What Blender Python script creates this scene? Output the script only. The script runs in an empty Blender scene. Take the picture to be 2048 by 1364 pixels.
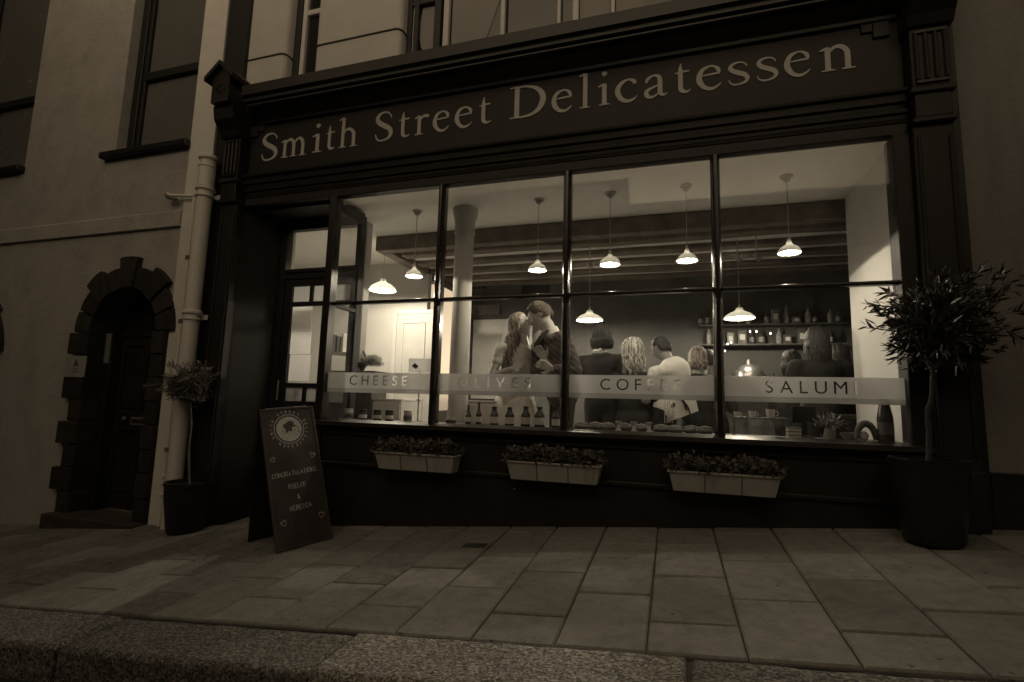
import bpy, bmesh, math, random
from mathutils import Vector, Matrix, noise, geometry
rnd = random.Random(7)
C = bpy.context.scene.collection
sc = bpy.context.scene
R = math.radians

# ------------------------------------------------------------------ camera
F_PX = 1023.9
CAM = Vector((2.9844, -3.8648, 0.824))
yaw, pitch, roll = 0.304987, 0.123061, 0.0283407
fwd = Vector((-math.sin(yaw)*math.cos(pitch), math.cos(yaw)*math.cos(pitch), math.sin(pitch)))
r0 = Vector((math.cos(yaw), math.sin(yaw), 0)); u0 = r0.cross(fwd)
rgt = r0*math.cos(roll) + u0*math.sin(roll)
upv = -r0*math.sin(roll) + u0*math.cos(roll)
cd = bpy.data.cameras.new('camera'); cam = bpy.data.objects.new('camera', cd); C.objects.link(cam)
cd.sensor_fit = 'HORIZONTAL'; cd.sensor_width = 36; cd.lens = F_PX*36/2048
cd.clip_start = 0.05; cd.clip_end = 500
cam.matrix_world = Matrix(((rgt.x, upv.x, -fwd.x, CAM.x), (rgt.y, upv.y, -fwd.y, CAM.y), (rgt.z, upv.z, -fwd.z, CAM.z), (0, 0, 0, 1)))
sc.camera = cam

# ------------------------------------------------------------------ world, sun, exposure
w = bpy.data.worlds.new('World'); sc.world = w; w.use_nodes = True
nt = w.node_tree; nt.nodes.clear()
sky = nt.nodes.new('ShaderNodeTexSky'); sky.sky_type = 'NISHITA'; sky.sun_disc = False
sky.sun_elevation = R(10); sky.sun_rotation = R(180)
bw = nt.nodes.new('ShaderNodeRGBToBW'); mul = nt.nodes.new('ShaderNodeMix'); mul.data_type = 'RGBA'; mul.blend_type = 'MULTIPLY'
mul.inputs[0].default_value = 1; mul.inputs[7].default_value = (1.0, 0.77, 0.50, 1)     # the sepia of the photograph
bg = nt.nodes.new('ShaderNodeBackground'); out = nt.nodes.new('ShaderNodeOutputWorld')
SKY = 0.11
bg.inputs[1].default_value = SKY
nt.links.new(sky.outputs[0], bw.inputs[0]); nt.links.new(bw.outputs[0], mul.inputs[6])
nt.links.new(mul.outputs[2], bg.inputs[0]); nt.links.new(bg.outputs[0], out.inputs[0])
sd = bpy.data.lights.new('sun', 'SUN'); sun = bpy.data.objects.new('sun', sd); C.objects.link(sun)
sd.energy = 0.08; sd.angle = R(60); sd.color = (1.0, 0.77, 0.50)
sun.rotation_euler = (R(35), 0, R(4))
sc.view_settings.view_transform = 'Standard'; sc.view_settings.look = 'None'
sc.view_settings.exposure = 1.0; sc.view_settings.gamma = 1.0; sc.view_settings.use_curve_mapping = False
sc.cycles.use_denoising = True
sc.cycles.sample_clamp_indirect = 3.0
sc.cycles.max_bounces = 8; sc.cycles.transparent_max_bounces = 24
LAMP_COL = (1.0, 0.88, 0.66)
LAMP_W = 32.0

# ------------------------------------------------------------------ points from the photograph's pixels at a known real distance
def ray(u, v): return fwd*F_PX + rgt*(u-1024) - upv*(v-682)
def at(u, v, y):
    d = ray(u, v); return CAM + d*((y-CAM.y)/d.y)
def atz(u, v, z):
    d = ray(u, v); return CAM + d*((z-CAM.z)/d.z)
def gz(x, y): return 0.09*(x-2.871) + 0.0516*y          # the pavement falls to the left and to the road
def onground(u, v):
    d = ray(u, v); n = Vector((-0.09, -0.0516, 1))
    return CAM + d*((-0.2584 - n.dot(CAM))/n.dot(d))

# ------------------------------------------------------------------ materials
def mat(name, col, rough=0.7, var=0.12, scale=6.0, bump=0.0, bscale=60.0, spec=0.4, metal=0.0, coat=0.0, emit=None, estr=0, streak=False, dark=None, dscale=2.0, damt=0.5, spots=False):
    m = bpy.data.materials.new(name); m.use_nodes = True
    n = m.node_tree.nodes; l = m.node_tree.links; b = n['Principled BSDF']
    if isinstance(col, (int, float)): col = (col, col*0.975, col*0.93)
    tc = n.new('ShaderNodeTexCoord')
    mp = n.new('ShaderNodeMapping'); l.new(tc.outputs['Object'], mp.inputs[0])
    if streak: mp.inputs['Scale'].default_value = (1, 1, 0.12)
    tx = n.new('ShaderNodeTexNoise'); tx.inputs['Scale'].default_value = scale; tx.inputs['Detail'].default_value = 7; tx.inputs['Roughness'].default_value = 0.62
    l.new(mp.outputs[0], tx.inputs['Vector'])
    cr = n.new('ShaderNodeValToRGB'); cr.color_ramp.elements[0].position = 0.3; cr.color_ramp.elements[1].position = 0.7
    cr.color_ramp.elements[0].color = tuple(max(0, c*(1-var)) for c in col)+(1,); cr.color_ramp.elements[1].color = tuple(c*(1+var) for c in col)+(1,)
    l.new(tx.outputs[0], cr.inputs[0])
    last = cr.outputs[0]
    if dark is not None:
        t2 = n.new('ShaderNodeTexNoise'); t2.inputs['Scale'].default_value = dscale; t2.inputs['Detail'].default_value = 9; t2.inputs['Roughness'].default_value = 0.7
        l.new(mp.outputs[0], t2.inputs['Vector'])
        c2 = n.new('ShaderNodeValToRGB'); c2.color_ramp.elements[0].position = 0.5; c2.color_ramp.elements[1].position = 0.68
        c2.color_ramp.elements[0].color = (0, 0, 0, 1); c2.color_ramp.elements[1].color = (damt, damt, damt, 1)
        l.new(t2.outputs[0], c2.inputs[0])
        mx = n.new('ShaderNodeMix'); mx.data_type = 'RGBA'; l.new(c2.outputs[0], mx.inputs[0]); l.new(last, mx.inputs[6])
        mx.inputs[7].default_value = (dark, dark*.97, dark*.92, 1); last = mx.outputs[2]
    if spots:          # trodden-in gum and small stains
        vo = n.new('ShaderNodeTexVoronoi'); vo.inputs['Scale'].default_value = 6.5; vo.inputs['Randomness'].default_value = 1; l.new(tc.outputs['Object'], vo.inputs['Vector'])
        nz = n.new('ShaderNodeTexNoise'); nz.inputs['Scale'].default_value = 45; l.new(tc.outputs['Object'], nz.inputs['Vector'])
        ad = n.new('ShaderNodeMath'); ad.operation = 'MULTIPLY_ADD'; ad.inputs[1].default_value = .10; l.new(nz.outputs[0], ad.inputs[0]); l.new(vo.outputs['Distance'], ad.inputs[2])
        c3 = n.new('ShaderNodeMapRange'); c3.inputs[1].default_value = .085; c3.inputs[2].default_value = .13; c3.inputs[3].default_value = .75; c3.inputs[4].default_value = 0; l.new(ad.outputs[0], c3.inputs[0])
        m3 = n.new('ShaderNodeMix'); m3.data_type = 'RGBA'; l.new(c3.outputs[0], m3.inputs[0]); l.new(last, m3.inputs[6]); m3.inputs[7].default_value = (.07, .066, .06, 1); last = m3.outputs[2]
    l.new(last, b.inputs['Base Color'])
    rr = n.new('ShaderNodeMapRange'); rr.inputs[3].default_value = max(0, rough-0.08); rr.inputs[4].default_value = min(1, rough+0.1)
    l.new(tx.outputs[0], rr.inputs[0]); l.new(rr.outputs[0], b.inputs['Roughness'])
    b.inputs['Specular IOR Level'].default_value = spec; b.inputs['Metallic'].default_value = metal
    b.inputs['Coat Weight'].default_value = coat; b.inputs['Coat Roughness'].default_value = 0.08
    if bump > 0:
        t3 = n.new('ShaderNodeTexNoise'); t3.inputs['Scale'].default_value = bscale; t3.inputs['Detail'].default_value = 8; t3.inputs['Roughness'].default_value = 0.65
        l.new(tc.outputs['Object'], t3.inputs['Vector'])
        bp = n.new('ShaderNodeBump'); bp.inputs['Strength'].default_value = bump; bp.inputs['Distance'].default_value = 0.02
        l.new(t3.outputs[0], bp.inputs['Height']); l.new(bp.outputs[0], b.inputs['Normal'])
    if emit:
        b.inputs['Emission Color'].default_value = tuple(emit)+(1,); b.inputs['Emission Strength'].default_value = estr
    return m

M = {}
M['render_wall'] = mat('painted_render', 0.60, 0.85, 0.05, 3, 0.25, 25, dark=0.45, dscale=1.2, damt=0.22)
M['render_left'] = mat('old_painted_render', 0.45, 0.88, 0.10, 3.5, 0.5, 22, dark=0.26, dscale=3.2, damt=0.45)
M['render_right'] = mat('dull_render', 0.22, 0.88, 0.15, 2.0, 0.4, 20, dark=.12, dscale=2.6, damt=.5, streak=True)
M['far_front'] = mat('dark_unseen_front', 0.05, 0.9, 0.2, 3)  # kept dark so the unseen fronts hardly reflect in the window
M['string_line'] = mat('dark_lead_line', 0.06, 0.7)
M['shop_paint'] = mat('dark_gloss_paint', (0.020, 0.016, 0.014), 0.5, 0.25, 5, 0.06, 40, spec=0.32, dark=0.028, dscale=3, damt=0.5)
M['shop_moulding'] = mat('worn_dark_paint', (0.020, 0.0155, 0.013), 0.36, 0.25, 5, 0.05, 40, spec=0.42)
M['gloss_bar'] = mat('gloss_glazing_bar_paint', (0.024, 0.019, 0.016), 0.2, 0.2, 5, 0.02, 40, spec=0.6)
M['fascia'] = mat('fascia_paint', (0.018, 0.014, 0.012), 0.5, 0.2, 2.5, 0.03, 30, spec=0.3)
M['lettering'] = mat('cream_letter_paint', 0.52, 0.6, 0.08, 30)
M['white_paint'] = mat('white_paint', 0.62, 0.5, 0.06, 8, 0.03, 30)
M['strip_paint'] = mat('fresh_white_masonry_paint', 0.78, 0.8, 0.05, 4, 0.2, 25, dark=.55, dscale=3, damt=.3)
M['pipe_paint'] = mat('cream_pipe_paint', 0.80, 0.5, 0.10, 5, 0.12, 30, dark=0.45, dscale=5, damt=0.4, streak=True)
M['black_wood'] = mat('gap_strip_black', 0.016, 0.45, 0.3, 6, 0.08, 40)
M['door_wood'] = mat('dark_door_paint', (0.022, 0.016, 0.013), 0.4, 0.3, 6, 0.08, 40)
M['stone_dark'] = mat('painted_dark_stone', (0.055, 0.044, 0.038), 0.8, 0.35, 7, 0.6, 30, dark=0.03, dscale=4)
M['stones'] = [mat('painted_dark_stone_%d' % k, (b_, b_*.82, b_*.7), 0.8, 0.35, 7+k*3, 0.9, 22, dark=b_*.45, dscale=4+k, damt=.8) for k, b_ in enumerate((.032, .046, .026, .038))]
M['slab'] = [mat('flagstone_%s' % k, b_, 0.8, 0.16, 16, 0.7, 80, spec=0.3, dark=b_*.5, dscale=9, damt=0.5, spots=True) for k, b_ in (('pale', .31), ('mid', .265), ('grey', .285), ('dull', .24))]
M['joint'] = mat('joint_dirt', 0.08, 0.95, 0.3, 20, 0.5, 60)
M['granite'] = mat('granite', 0.36, 0.75, 0.6, 30, 1.0, 45, dark=0.05, dscale=26, damt=1.0)
def granite(k_=1.0):
    m = mat('granite', 0.3, 0.8, 0.2, 12, 0.8, 60); n = m.node_tree.nodes; l = m.node_tree.links; b = n['Principled BSDF']
    tc = n.new('ShaderNodeTexCoord'); mp = n.new('ShaderNodeMapping'); mp.inputs['Scale'].default_value = (1, 1.5, 1); l.new(tc.outputs['Object'], mp.inputs[0])
    dn = n.new('ShaderNodeTexNoise'); dn.inputs['Scale'].default_value = 30; dn.inputs['Detail'].default_value = 3; l.new(mp.outputs[0], dn.inputs[0])
    mxv = n.new('ShaderNodeMix'); mxv.data_type = 'RGBA'; mxv.inputs[0].default_value = .03; l.new(mp.outputs[0], mxv.inputs[6]); l.new(dn.outputs['Color'], mxv.inputs[7])
    vo = n.new('ShaderNodeTexVoronoi'); vo.inputs['Scale'].default_value = 105; l.new(mxv.outputs[2], vo.inputs['Vector'])
    sp = n.new('ShaderNodeSeparateColor'); l.new(vo.outputs['Color'], sp.inputs[0])
    cr = n.new('ShaderNodeValToRGB'); e = cr.color_ramp.elements; e[0].position = 0; e[0].color = (.07, .066, .06, 1); e[1].position = 1; e[1].color = (.62*k_, .59*k_, .54*k_, 1); e[0].color = (.09*k_, .085*k_, .078*k_, 1)
    for p_, c_ in ((.3, .16*k_), (.45, .27*k_), (.75, .38*k_)): q = e.new(p_); q.color = (c_, c_*.96, c_*.9, 1)
    l.new(sp.outputs[0], cr.inputs[0]); l.new(cr.outputs[0], b.inputs['Base Color'])
    bp = n.new('ShaderNodeBump'); bp.inputs['Strength'].default_value = .9; bp.inputs['Distance'].default_value = .012
    ad = n.new('ShaderNodeMath'); ad.operation = 'ADD'; l.new(sp.outputs[1], ad.inputs[0]); l.new(dn.outputs[0], ad.inputs[1]); l.new(ad.outputs[0], bp.inputs['Height']); l.new(bp.outputs[0], b.inputs['Normal'])
    return m
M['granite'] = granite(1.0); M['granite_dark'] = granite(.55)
M['slab_dark'] = [mat('vignette_flagstone_%d' % k, b_, 0.85, 0.25, 18, 1.0, 60, spec=0.25, dark=b_*.5, dscale=12, damt=0.7, spots=True) for k, b_ in enumerate((.235, .205, .22, .19))]  # darker slab tones that paint the falloff of light towards the sides
M['asphalt'] = mat('asphalt', 0.045, 0.9, 0.3, 40, 0.8, 120)
M['plaster'] = mat('shop_plaster', 0.56, 0.8, 0.03, 3, 0.06, 12)
M['ceiling'] = mat('ceiling_paint', 0.86, 0.9, 0.04, 2, 0.05, 8)
M['plaster_dim'] = mat('plaster_between_beams', 0.62, 0.9, 0.10, 4, 0.3, 12)
M['beam'] = mat('old_dark_beam', (0.14, 0.115, 0.095), 0.7, 0.4, 6, 0.4, 20)
M['back_wall'] = mat('dark_back_wall', 0.085, 0.85, 0.2, 3, 0.1, 15)
M['floorboard'] = mat('floorboards', 0.45, 0.5, 0.3, 4, 0.1, 20)
M['shelf'] = mat('pale_shelf', 0.55, 0.5, 0.08)
M['wood_mid'] = mat('brown_wood', 0.10, 0.5, 0.35, 8, 0.2, 30)
def milk(name, c, k):
    m = bpy.data.materials.new(name); m.use_nodes = True; n = m.node_tree.nodes; l = m.node_tree.links; b = n['Principled BSDF']
    b.inputs['Base Color'].default_value = (c, c, c*.97, 1); b.inputs['Roughness'].default_value = .3
    t = n.new('ShaderNodeBsdfTranslucent'); t.inputs[0].default_value = (c, c, c*.97, 1); mx = n.new('ShaderNodeMixShader')
    tx = n.new('ShaderNodeTexNoise'); tx.inputs['Scale'].default_value = 9; mr = n.new('ShaderNodeMapRange'); mr.inputs[3].default_value = k*.85; mr.inputs[4].default_value = k*1.15
    l.new(tx.outputs[0], mr.inputs[0]); l.new(mr.outputs[0], mx.inputs[0]); l.new(b.outputs[0], mx.inputs[1]); l.new(t.outputs[0], mx.inputs[2]); l.new(mx.outputs[0], n['Material Output'].inputs[0])
    return m
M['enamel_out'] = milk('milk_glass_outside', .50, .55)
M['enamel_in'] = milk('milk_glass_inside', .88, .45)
M['bulb'] = mat('lit_bulb', 0.9, 0.4, emit=LAMP_COL, estr=30)
M['fairy'] = mat('tiny_lit_bulb', 0.9, 0.4, emit=LAMP_COL, estr=9)
M['cord'] = mat('pale_cord', 0.4, 0.5)
M['planter'] = mat('stone_coloured_planter', 0.42, 0.8, 0.08, 12, 0.15, 60, dark=0.2, dscale=7, damt=.6, streak=True)
M['soil'] = mat('soil', 0.02, 0.95, 0.4, 30, 0.8, 60)
M['leaf_pansy'] = mat('bedding_leaves', (0.11, 0.10, 0.085), 0.6, 0.45, 25)
M['leaf_olive'] = mat('olive_leaves', (0.15, 0.14, 0.12), 0.45, 0.5, 18)
M['leaf_olive_dark'] = mat('shaded_olive_leaves', (0.035, 0.032, 0.028), 0.4, 0.45, 18)  # the right tree's shade is put into the leaf colour
M['bark_dark'] = mat('shaded_bark', 0.055, 0.85, 0.4, 12, 0.6, 40)  # same shade put into the bark colour
M['bark'] = mat('olive_bark', 0.16, 0.85, 0.35, 12, 0.6, 40)
M['pot'] = mat('black_glazed_pot', 0.018, 0.35, 0.3, 6, 0.05, 20)
M['board'] = mat('chalkboard', (0.040, 0.033, 0.030), 0.55, 0.3, 5, 0.04, 40, dark=0.055, dscale=4)
M['board_frame'] = mat('board_frame', (0.060, 0.048, 0.040), 0.45, 0.25, 8, 0.1, 40)
M['chalk'] = mat('chalk', 0.55, 0.95, 0.3, 90)
M['logo'] = mat('printed_cream', 0.42, 0.7, 0.1, 30)
M['brass'] = mat('dull_brass', (0.42, 0.38, 0.30), 0.42, 0.2, 10, metal=0.7)
M['metal'] = mat('steel', 0.5, 0.28, 0.1, 10, metal=0.9)
M['drain_iron'] = mat('drain_iron', 0.04, 0.6, 0.3, 10, 0.4, 40, metal=0.3)
M['paper'] = mat('paper', 0.62, 0.9, 0.03, 8)
M['ink'] = mat('ink', 0.08, 0.9, 0.1)
M['skin'] = mat('skin', 0.62, 0.5, 0.05, 12, 0.04, 80)
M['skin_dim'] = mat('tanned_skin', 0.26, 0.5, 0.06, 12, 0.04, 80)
M['hair_brown'] = mat('brown_hair', (0.27, 0.235, 0.205), 0.6, 0.35, 16)
M['hair_groom'] = mat('short_brown_hair', (0.12, 0.10, 0.085), 0.6, 0.6, 60)
M['hair_dark'] = mat('dark_hair', 0.035, 0.6, 0.5, 50)
M['hair_blond'] = mat('blonde_hair', 0.46, 0.6, 0.35, 14)
M['dress'] = mat('pale_dress', 0.80, 0.7, 0.1, 10, 0.3, 35)
M['veil'] = mat('veil', 0.5, 0.8, 0.05)
M['shirt'] = mat('white_shirt', 0.78, 0.75, 0.03, 8, 0.2, 30)
M['black_cloth'] = mat('black_cloth', 0.022, 0.85, 0.3, 12, 0.2, 30)
M['grey_cloth'] = mat('dark_grey_cloth', 0.06, 0.85, 0.3, 12, 0.3, 30)
M['glass_jar'] = mat('dark_preserve_glass', 0.05, 0.12, 0.4, 10, spec=0.6)
M['glass_pale'] = mat('pale_jar_glass', 0.28, 0.15, 0.3, 10, spec=0.6)
M['lid'] = mat('dark_lid', 0.03, 0.35)
M['lid_pale'] = mat('pale_lid', 0.42, 0.4)
M['china'] = mat('china', 0.6, 0.25, 0.05)
M['straw_pale'] = mat('pale_dried_flowers', 0.5, 0.8, 0.5, 40)
M['straw'] = mat('dried_flowers', 0.26, 0.8, 0.5, 40)
M['wicker'] = mat('dark_wicker', 0.05, 0.7, 0.5, 60, 0.6, 60)
M['bread'] = mat('crusty_bread', 0.14, 0.8, 0.5, 20, 0.5, 40)
M['white_cloth'] = mat('white_cloth', 0.72, 0.85, 0.04, 5, 0.3, 8)

for h_, c_ in (('hair_brown', (.27, .235, .205)), ('hair_dark', (.035, .033, .03)), ('hair_blond', (.46, .44, .40)), ('hair_groom', (.12, .10, .085))):
    M[h_+'_low'] = mat(h_+'_darker_lock', tuple(q*.38 for q in c_), .6, .2, 12); M[h_+'_high'] = mat(h_+'_lighter_lock', tuple(min(.75, q*1.5) for q in c_), .5, .2, 12)

def tweed():
    m = mat('fold_shaded_tweed', 0.13, 0.9, 0.3, 60, 0.3, 80)
    n = m.node_tree.nodes; l = m.node_tree.links; b = n['Principled BSDF']
    tc = n.new('ShaderNodeTexCoord'); mp = n.new('ShaderNodeMapping'); mp.inputs['Rotation'].default_value = (0, R(52), 0)
    wv = n.new('ShaderNodeTexWave'); wv.bands_direction = 'X'; wv.inputs['Scale'].default_value = 7.5; wv.inputs['Distortion'].default_value = 3.0  # bands put the light and dark of sleeve folds into the cloth colour
    wv.inputs['Detail'].default_value = 2; wv.inputs['Detail Scale'].default_value = 1.5
    cr = n.new('ShaderNodeValToRGB'); cr.color_ramp.elements[0].color = (0.11, 0.098, 0.092, 1); cr.color_ramp.elements[1].color = (0.21, 0.19, 0.175, 1)
    cr.color_ramp.elements[0].position = 0.35; cr.color_ramp.elements[1].position = 0.95
    l.new(tc.outputs['Object'], mp.inputs[0]); l.new(mp.outputs[0], wv.inputs[0]); l.new(wv.outputs[0], cr.inputs[0]); l.new(cr.outputs[0], b.inputs['Base Color'])
    return m
M['tweed'] = tweed()

def glass(name, tint=0.97, extra=0.0, ior=1.5):
    m = bpy.data.materials.new(name); m.use_nodes = True; n = m.node_tree.nodes; l = m.node_tree.links; n.clear()
    o = n.new('ShaderNodeOutputMaterial'); t = n.new('ShaderNodeBsdfTransparent'); t.inputs[0].default_value = (tint, tint, tint, 1)
    g = n.new('ShaderNodeBsdfGlossy'); g.inputs['Roughness'].default_value = 0.015
    tc = n.new('ShaderNodeTexCoord'); tx = n.new('ShaderNodeTexNoise'); tx.inputs['Scale'].default_value = 1.6; l.new(tc.outputs['Object'], tx.inputs[0])
    bp = n.new('ShaderNodeBump'); bp.inputs['Strength'].default_value = 0.03; bp.inputs['Distance'].default_value = 0.05; l.new(tx.outputs[0], bp.inputs['Height']); l.new(bp.outputs[0], g.inputs['Normal'])
    fr = n.new('ShaderNodeFresnel'); ge = n.new('ShaderNodeNewGeometry'); mi = n.new('ShaderNodeMapRange')
    mi.inputs[3].default_value = ior; mi.inputs[4].default_value = 1/ior; l.new(ge.outputs['Backfacing'], mi.inputs[0]); l.new(mi.outputs[0], fr.inputs[0])    # same reflectance on both faces of the thin pane
    ad = n.new('ShaderNodeMath'); ad.operation = 'ADD'; ad.inputs[1].default_value = extra
    l.new(fr.outputs[0], ad.inputs[0])
    mx = n.new('ShaderNodeMixShader'); l.new(ad.outputs[0], mx.inputs[0]); l.new(g.outputs[0], mx.inputs[2])
    du = n.new('ShaderNodeBsdfDiffuse'); du.inputs[0].default_value = (.7, .7, .68, 1); t2 = n.new('ShaderNodeTexNoise'); t2.inputs['Scale'].default_value = 5; t2.inputs['Detail'].default_value = 8
    l.new(tc.outputs['Object'], t2.inputs[0]); mr = n.new('ShaderNodeMapRange'); mr.inputs[1].default_value = .35; mr.inputs[2].default_value = .75; mr.inputs[3].default_value = .004; mr.inputs[4].default_value = .035
    l.new(t2.outputs[0], mr.inputs[0]); m2 = n.new('ShaderNodeMixShader'); l.new(mr.outputs[0], m2.inputs[0]); l.new(t.outputs[0], m2.inputs[1]); l.new(du.outputs[0], m2.inputs[2]); l.new(m2.outputs[0], mx.inputs[1])
    l.new(mx.outputs[0], o.inputs[0])
    return m
M['glass'] = glass('window_glass', 0.98, 0.0, 1.33)
M['dull_glass'] = mat('dark_room_behind_glass', 0.02, 0.06, 0.2, 1.5, spec=0.9)
M['blind'] = mat('drawn_blind', 0.30, 0.9, 0.06, 3)
M['curtain'] = mat('curtain', 0.28, 0.9, 0.15, 3)

def frosted(name, op, colr, back=0.6):
    m = bpy.data.materials.new(name); m.use_nodes = True; n = m.node_tree.nodes; l = m.node_tree.links; n.clear()
    o = n.new('ShaderNodeOutputMaterial'); t = n.new('ShaderNodeBsdfTransparent')
    d = n.new('ShaderNodeBsdfDiffuse'); d.inputs[0].default_value = (colr,)*3+(1,)
    tr = n.new('ShaderNodeBsdfTranslucent'); tr.inputs[0].default_value = (colr,)*3+(1,)
    a = n.new('ShaderNodeMixShader'); a.inputs[0].default_value = back; l.new(d.outputs[0], a.inputs[1]); l.new(tr.outputs[0], a.inputs[2])
    b = n.new('ShaderNodeMixShader'); b.inputs[0].default_value = op
    tc = n.new('ShaderNodeTexCoord'); tx = n.new('ShaderNodeTexNoise'); tx.inputs['Scale'].default_value = 4; mr = n.new('ShaderNodeMapRange')
    mr.inputs[3].default_value = op-0.05; mr.inputs[4].default_value = op+0.05
    l.new(tc.outputs['Object'], tx.inputs[0]); l.new(tx.outputs[0], mr.inputs[0]); l.new(mr.outputs[0], b.inputs[0])
    l.new(t.outputs[0], b.inputs[1]); l.new(a.outputs[0], b.inputs[2]); l.new(b.outputs[0], o.inputs[0])
    return m
M['frost'] = frosted('frosted_film', 0.93, 0.52, 0.6)
M['frost2'] = frosted('frosted_film_lower', 0.92, 0.34, 0.6)  # ledge shadow along the film's lower edge, put into its colour
M['thin_paper'] = frosted('thin_paper', 0.94, 0.9, 0.7)
M['gauze'] = frosted('veil_net', 0.45, 0.8, 0.4)

# ------------------------------------------------------------------ mesh helpers
def obj(name, bm, m=None, parent=None, smooth=False, ang=40):
    me = bpy.data.meshes.new(name)
    if isinstance(bm, bpy.types.Mesh): me = bm
    else:
        bmesh.ops.recalc_face_normals(bm, faces=bm.faces)
        bm.to_mesh(me); bm.free()
    o = bpy.data.objects.new(name, me); C.objects.link(o)
    if m is not None and not me.materials: me.materials.append(m)
    if smooth:
        me.polygons.foreach_set('use_smooth', [True]*len(me.polygons))
        if ang < 180:
            try: me.set_sharp_from_angle(angle=R(ang))
            except Exception: pass
    if parent is not None: o.parent = parent; o.matrix_parent_inverse = parent.matrix_basis.inverted()
    return o
def tag(o, label=None, cat=None, group=None, kind=None):
    if label: o['label'] = label
    if cat: o['category'] = cat
    if group: o['group'] = group
    if kind: o['kind'] = kind
    return o
def thing(name, label, cat, loc=(0, 0, 0), group=None):
    o = bpy.data.objects.new(name, None); C.objects.link(o); o.location = loc
    o.empty_display_size = 0.1
    return tag(o, label, cat, group)
def struct(name, bm, m, smooth=False):
    o = obj(name, bm, m, None, smooth); o['kind'] = 'structure'; return o
def copy_tree(o, parent=None, loc=None, label=None):
    c = o.copy(); C.objects.link(c)
    if parent is not None: c.parent = parent
    for ch in o.children: copy_tree(ch, c)
    if loc is not None: c.location = loc
    if label: c['label'] = label
    return c

def box(bm, x0, x1, y0, y1, z0, z1, bev=0.0):
    r = bmesh.ops.create_cube(bm, size=1)
    for v in r['verts']:
        v.co = Vector(((x0+x1)/2+v.co.x*(x1-x0), (y0+y1)/2+v.co.y*(y1-y0), (z0+z1)/2+v.co.z*(z1-z0)))
    if bev > 0:
        es = {e for v in r['verts'] for e in v.link_edges}
        bmesh.ops.bevel(bm, geom=list(es), offset=bev, segments=1, affect='EDGES', profile=0.5)
    return r['verts']
def nbox(name, m, parent, x0, x1, y0, y1, z0, z1, bev=0.004):
    bm = bmesh.new(); box(bm, x0, x1, y0, y1, z0, z1, bev); return obj(name, bm, m, parent)
def frame_of(d):
    d = d.normalized(); a = Vector((0, 0, 1)) if abs(d.z) < .9 else Vector((1, 0, 0))
    s = d.cross(a).normalized(); return s, s.cross(d).normalized()
def tube(bm, pts, rad, seg=8, cap=True):
    pts = [Vector(p) for p in pts]; rings = []
    rs = rad if isinstance(rad, (list, tuple)) else [rad]*len(pts)
    for i, p in enumerate(pts):
        d = (pts[min(i+1, len(pts)-1)] - pts[max(i-1, 0)])
        if i == 0: s, t = frame_of(d)
        else:
            dn = d.normalized(); s = (s - dn*s.dot(dn)).normalized(); t = s.cross(dn).normalized()
        rings.append([bm.verts.new(p + (s*math.cos(a)+t*math.sin(a))*rs[i]) for a in [2*math.pi*k/seg for k in range(seg)]])
    for a, b in zip(rings, rings[1:]):
        for k in range(seg): bm.faces.new((a[k], a[(k+1) % seg], b[(k+1) % seg], b[k]))
    if cap:
        bm.faces.new(rings[0][::-1]); bm.faces.new(rings[-1])
def lathe(bm, prof, c=(0, 0, 0), seg=20, cap=True):
    c = Vector(c); rings = []
    for r_, z in prof: rings.append([bm.verts.new(c+Vector((math.cos(2*math.pi*k/seg)*r_, math.sin(2*math.pi*k/seg)*r_, z))) for k in range(seg)])
    for a, b in zip(rings, rings[1:]):
        for k in range(seg): bm.faces.new((a[k], a[(k+1) % seg], b[(k+1) % seg], b[k]))
    if cap:
        if prof[0][0] > 1e-4: bm.faces.new(rings[0][::-1])
        if prof[-1][0] > 1e-4: bm.faces.new(rings[-1])
def prism(bm, poly, y0, y1):
    """polygon in x,z extruded from y0 to y1"""
    a = [bm.verts.new((p[0], y0, p[1])) for p in poly]; b = [bm.verts.new((p[0], y1, p[1])) for p in poly]
    bm.faces.new(a); bm.faces.new(b[::-1]); n = len(poly)
    for i in range(n): bm.faces.new((a[i], b[i], b[(i+1) % n], a[(i+1) % n]))
def profile_x(bm, prof, x0, x1):
    """polygon in y,z extruded from x0 to x1"""
    a = [bm.verts.new((x0, p[0], p[1])) for p in prof]; b = [bm.verts.new((x1, p[0], p[1])) for p in prof]
    bm.faces.new(a); bm.faces.new(b[::-1]); n = len(prof)
    for i in range(n): bm.faces.new((a[i], b[i], b[(i+1) % n], a[(i+1) % n]))
def ellipsoid(bm, c, r, sub=3, rot=None):
    q = bmesh.ops.create_icosphere(bm, subdivisions=sub, radius=1)
    for v in q['verts']:
        p = Vector((v.co.x*r[0], v.co.y*r[1], v.co.z*r[2]))
        if rot is not None: p = rot @ p
        v.co = Vector(c)+p
    return q['verts']
def capsule(bm, a, b, ra, rb, seg=12):
    a, b = Vector(a), Vector(b); d = b-a; L = d.length
    if L < 1e-5: return
    dn = d/L; pts = []; rs = []
    for k in range(5):
        t = math.pi/2*k/4; pts.append(a-dn*ra*math.cos(t)); rs.append(max(ra*math.sin(t), 1e-4))
    for k in range(1, 5):
        t = math.pi/2*k/4; pts.append(b+dn*rb*math.sin(t)); rs.append(max(rb*math.cos(t), 1e-4))
    pts.insert(5, b); rs.insert(5, rb)
    tube(bm, pts, rs, seg)
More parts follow.
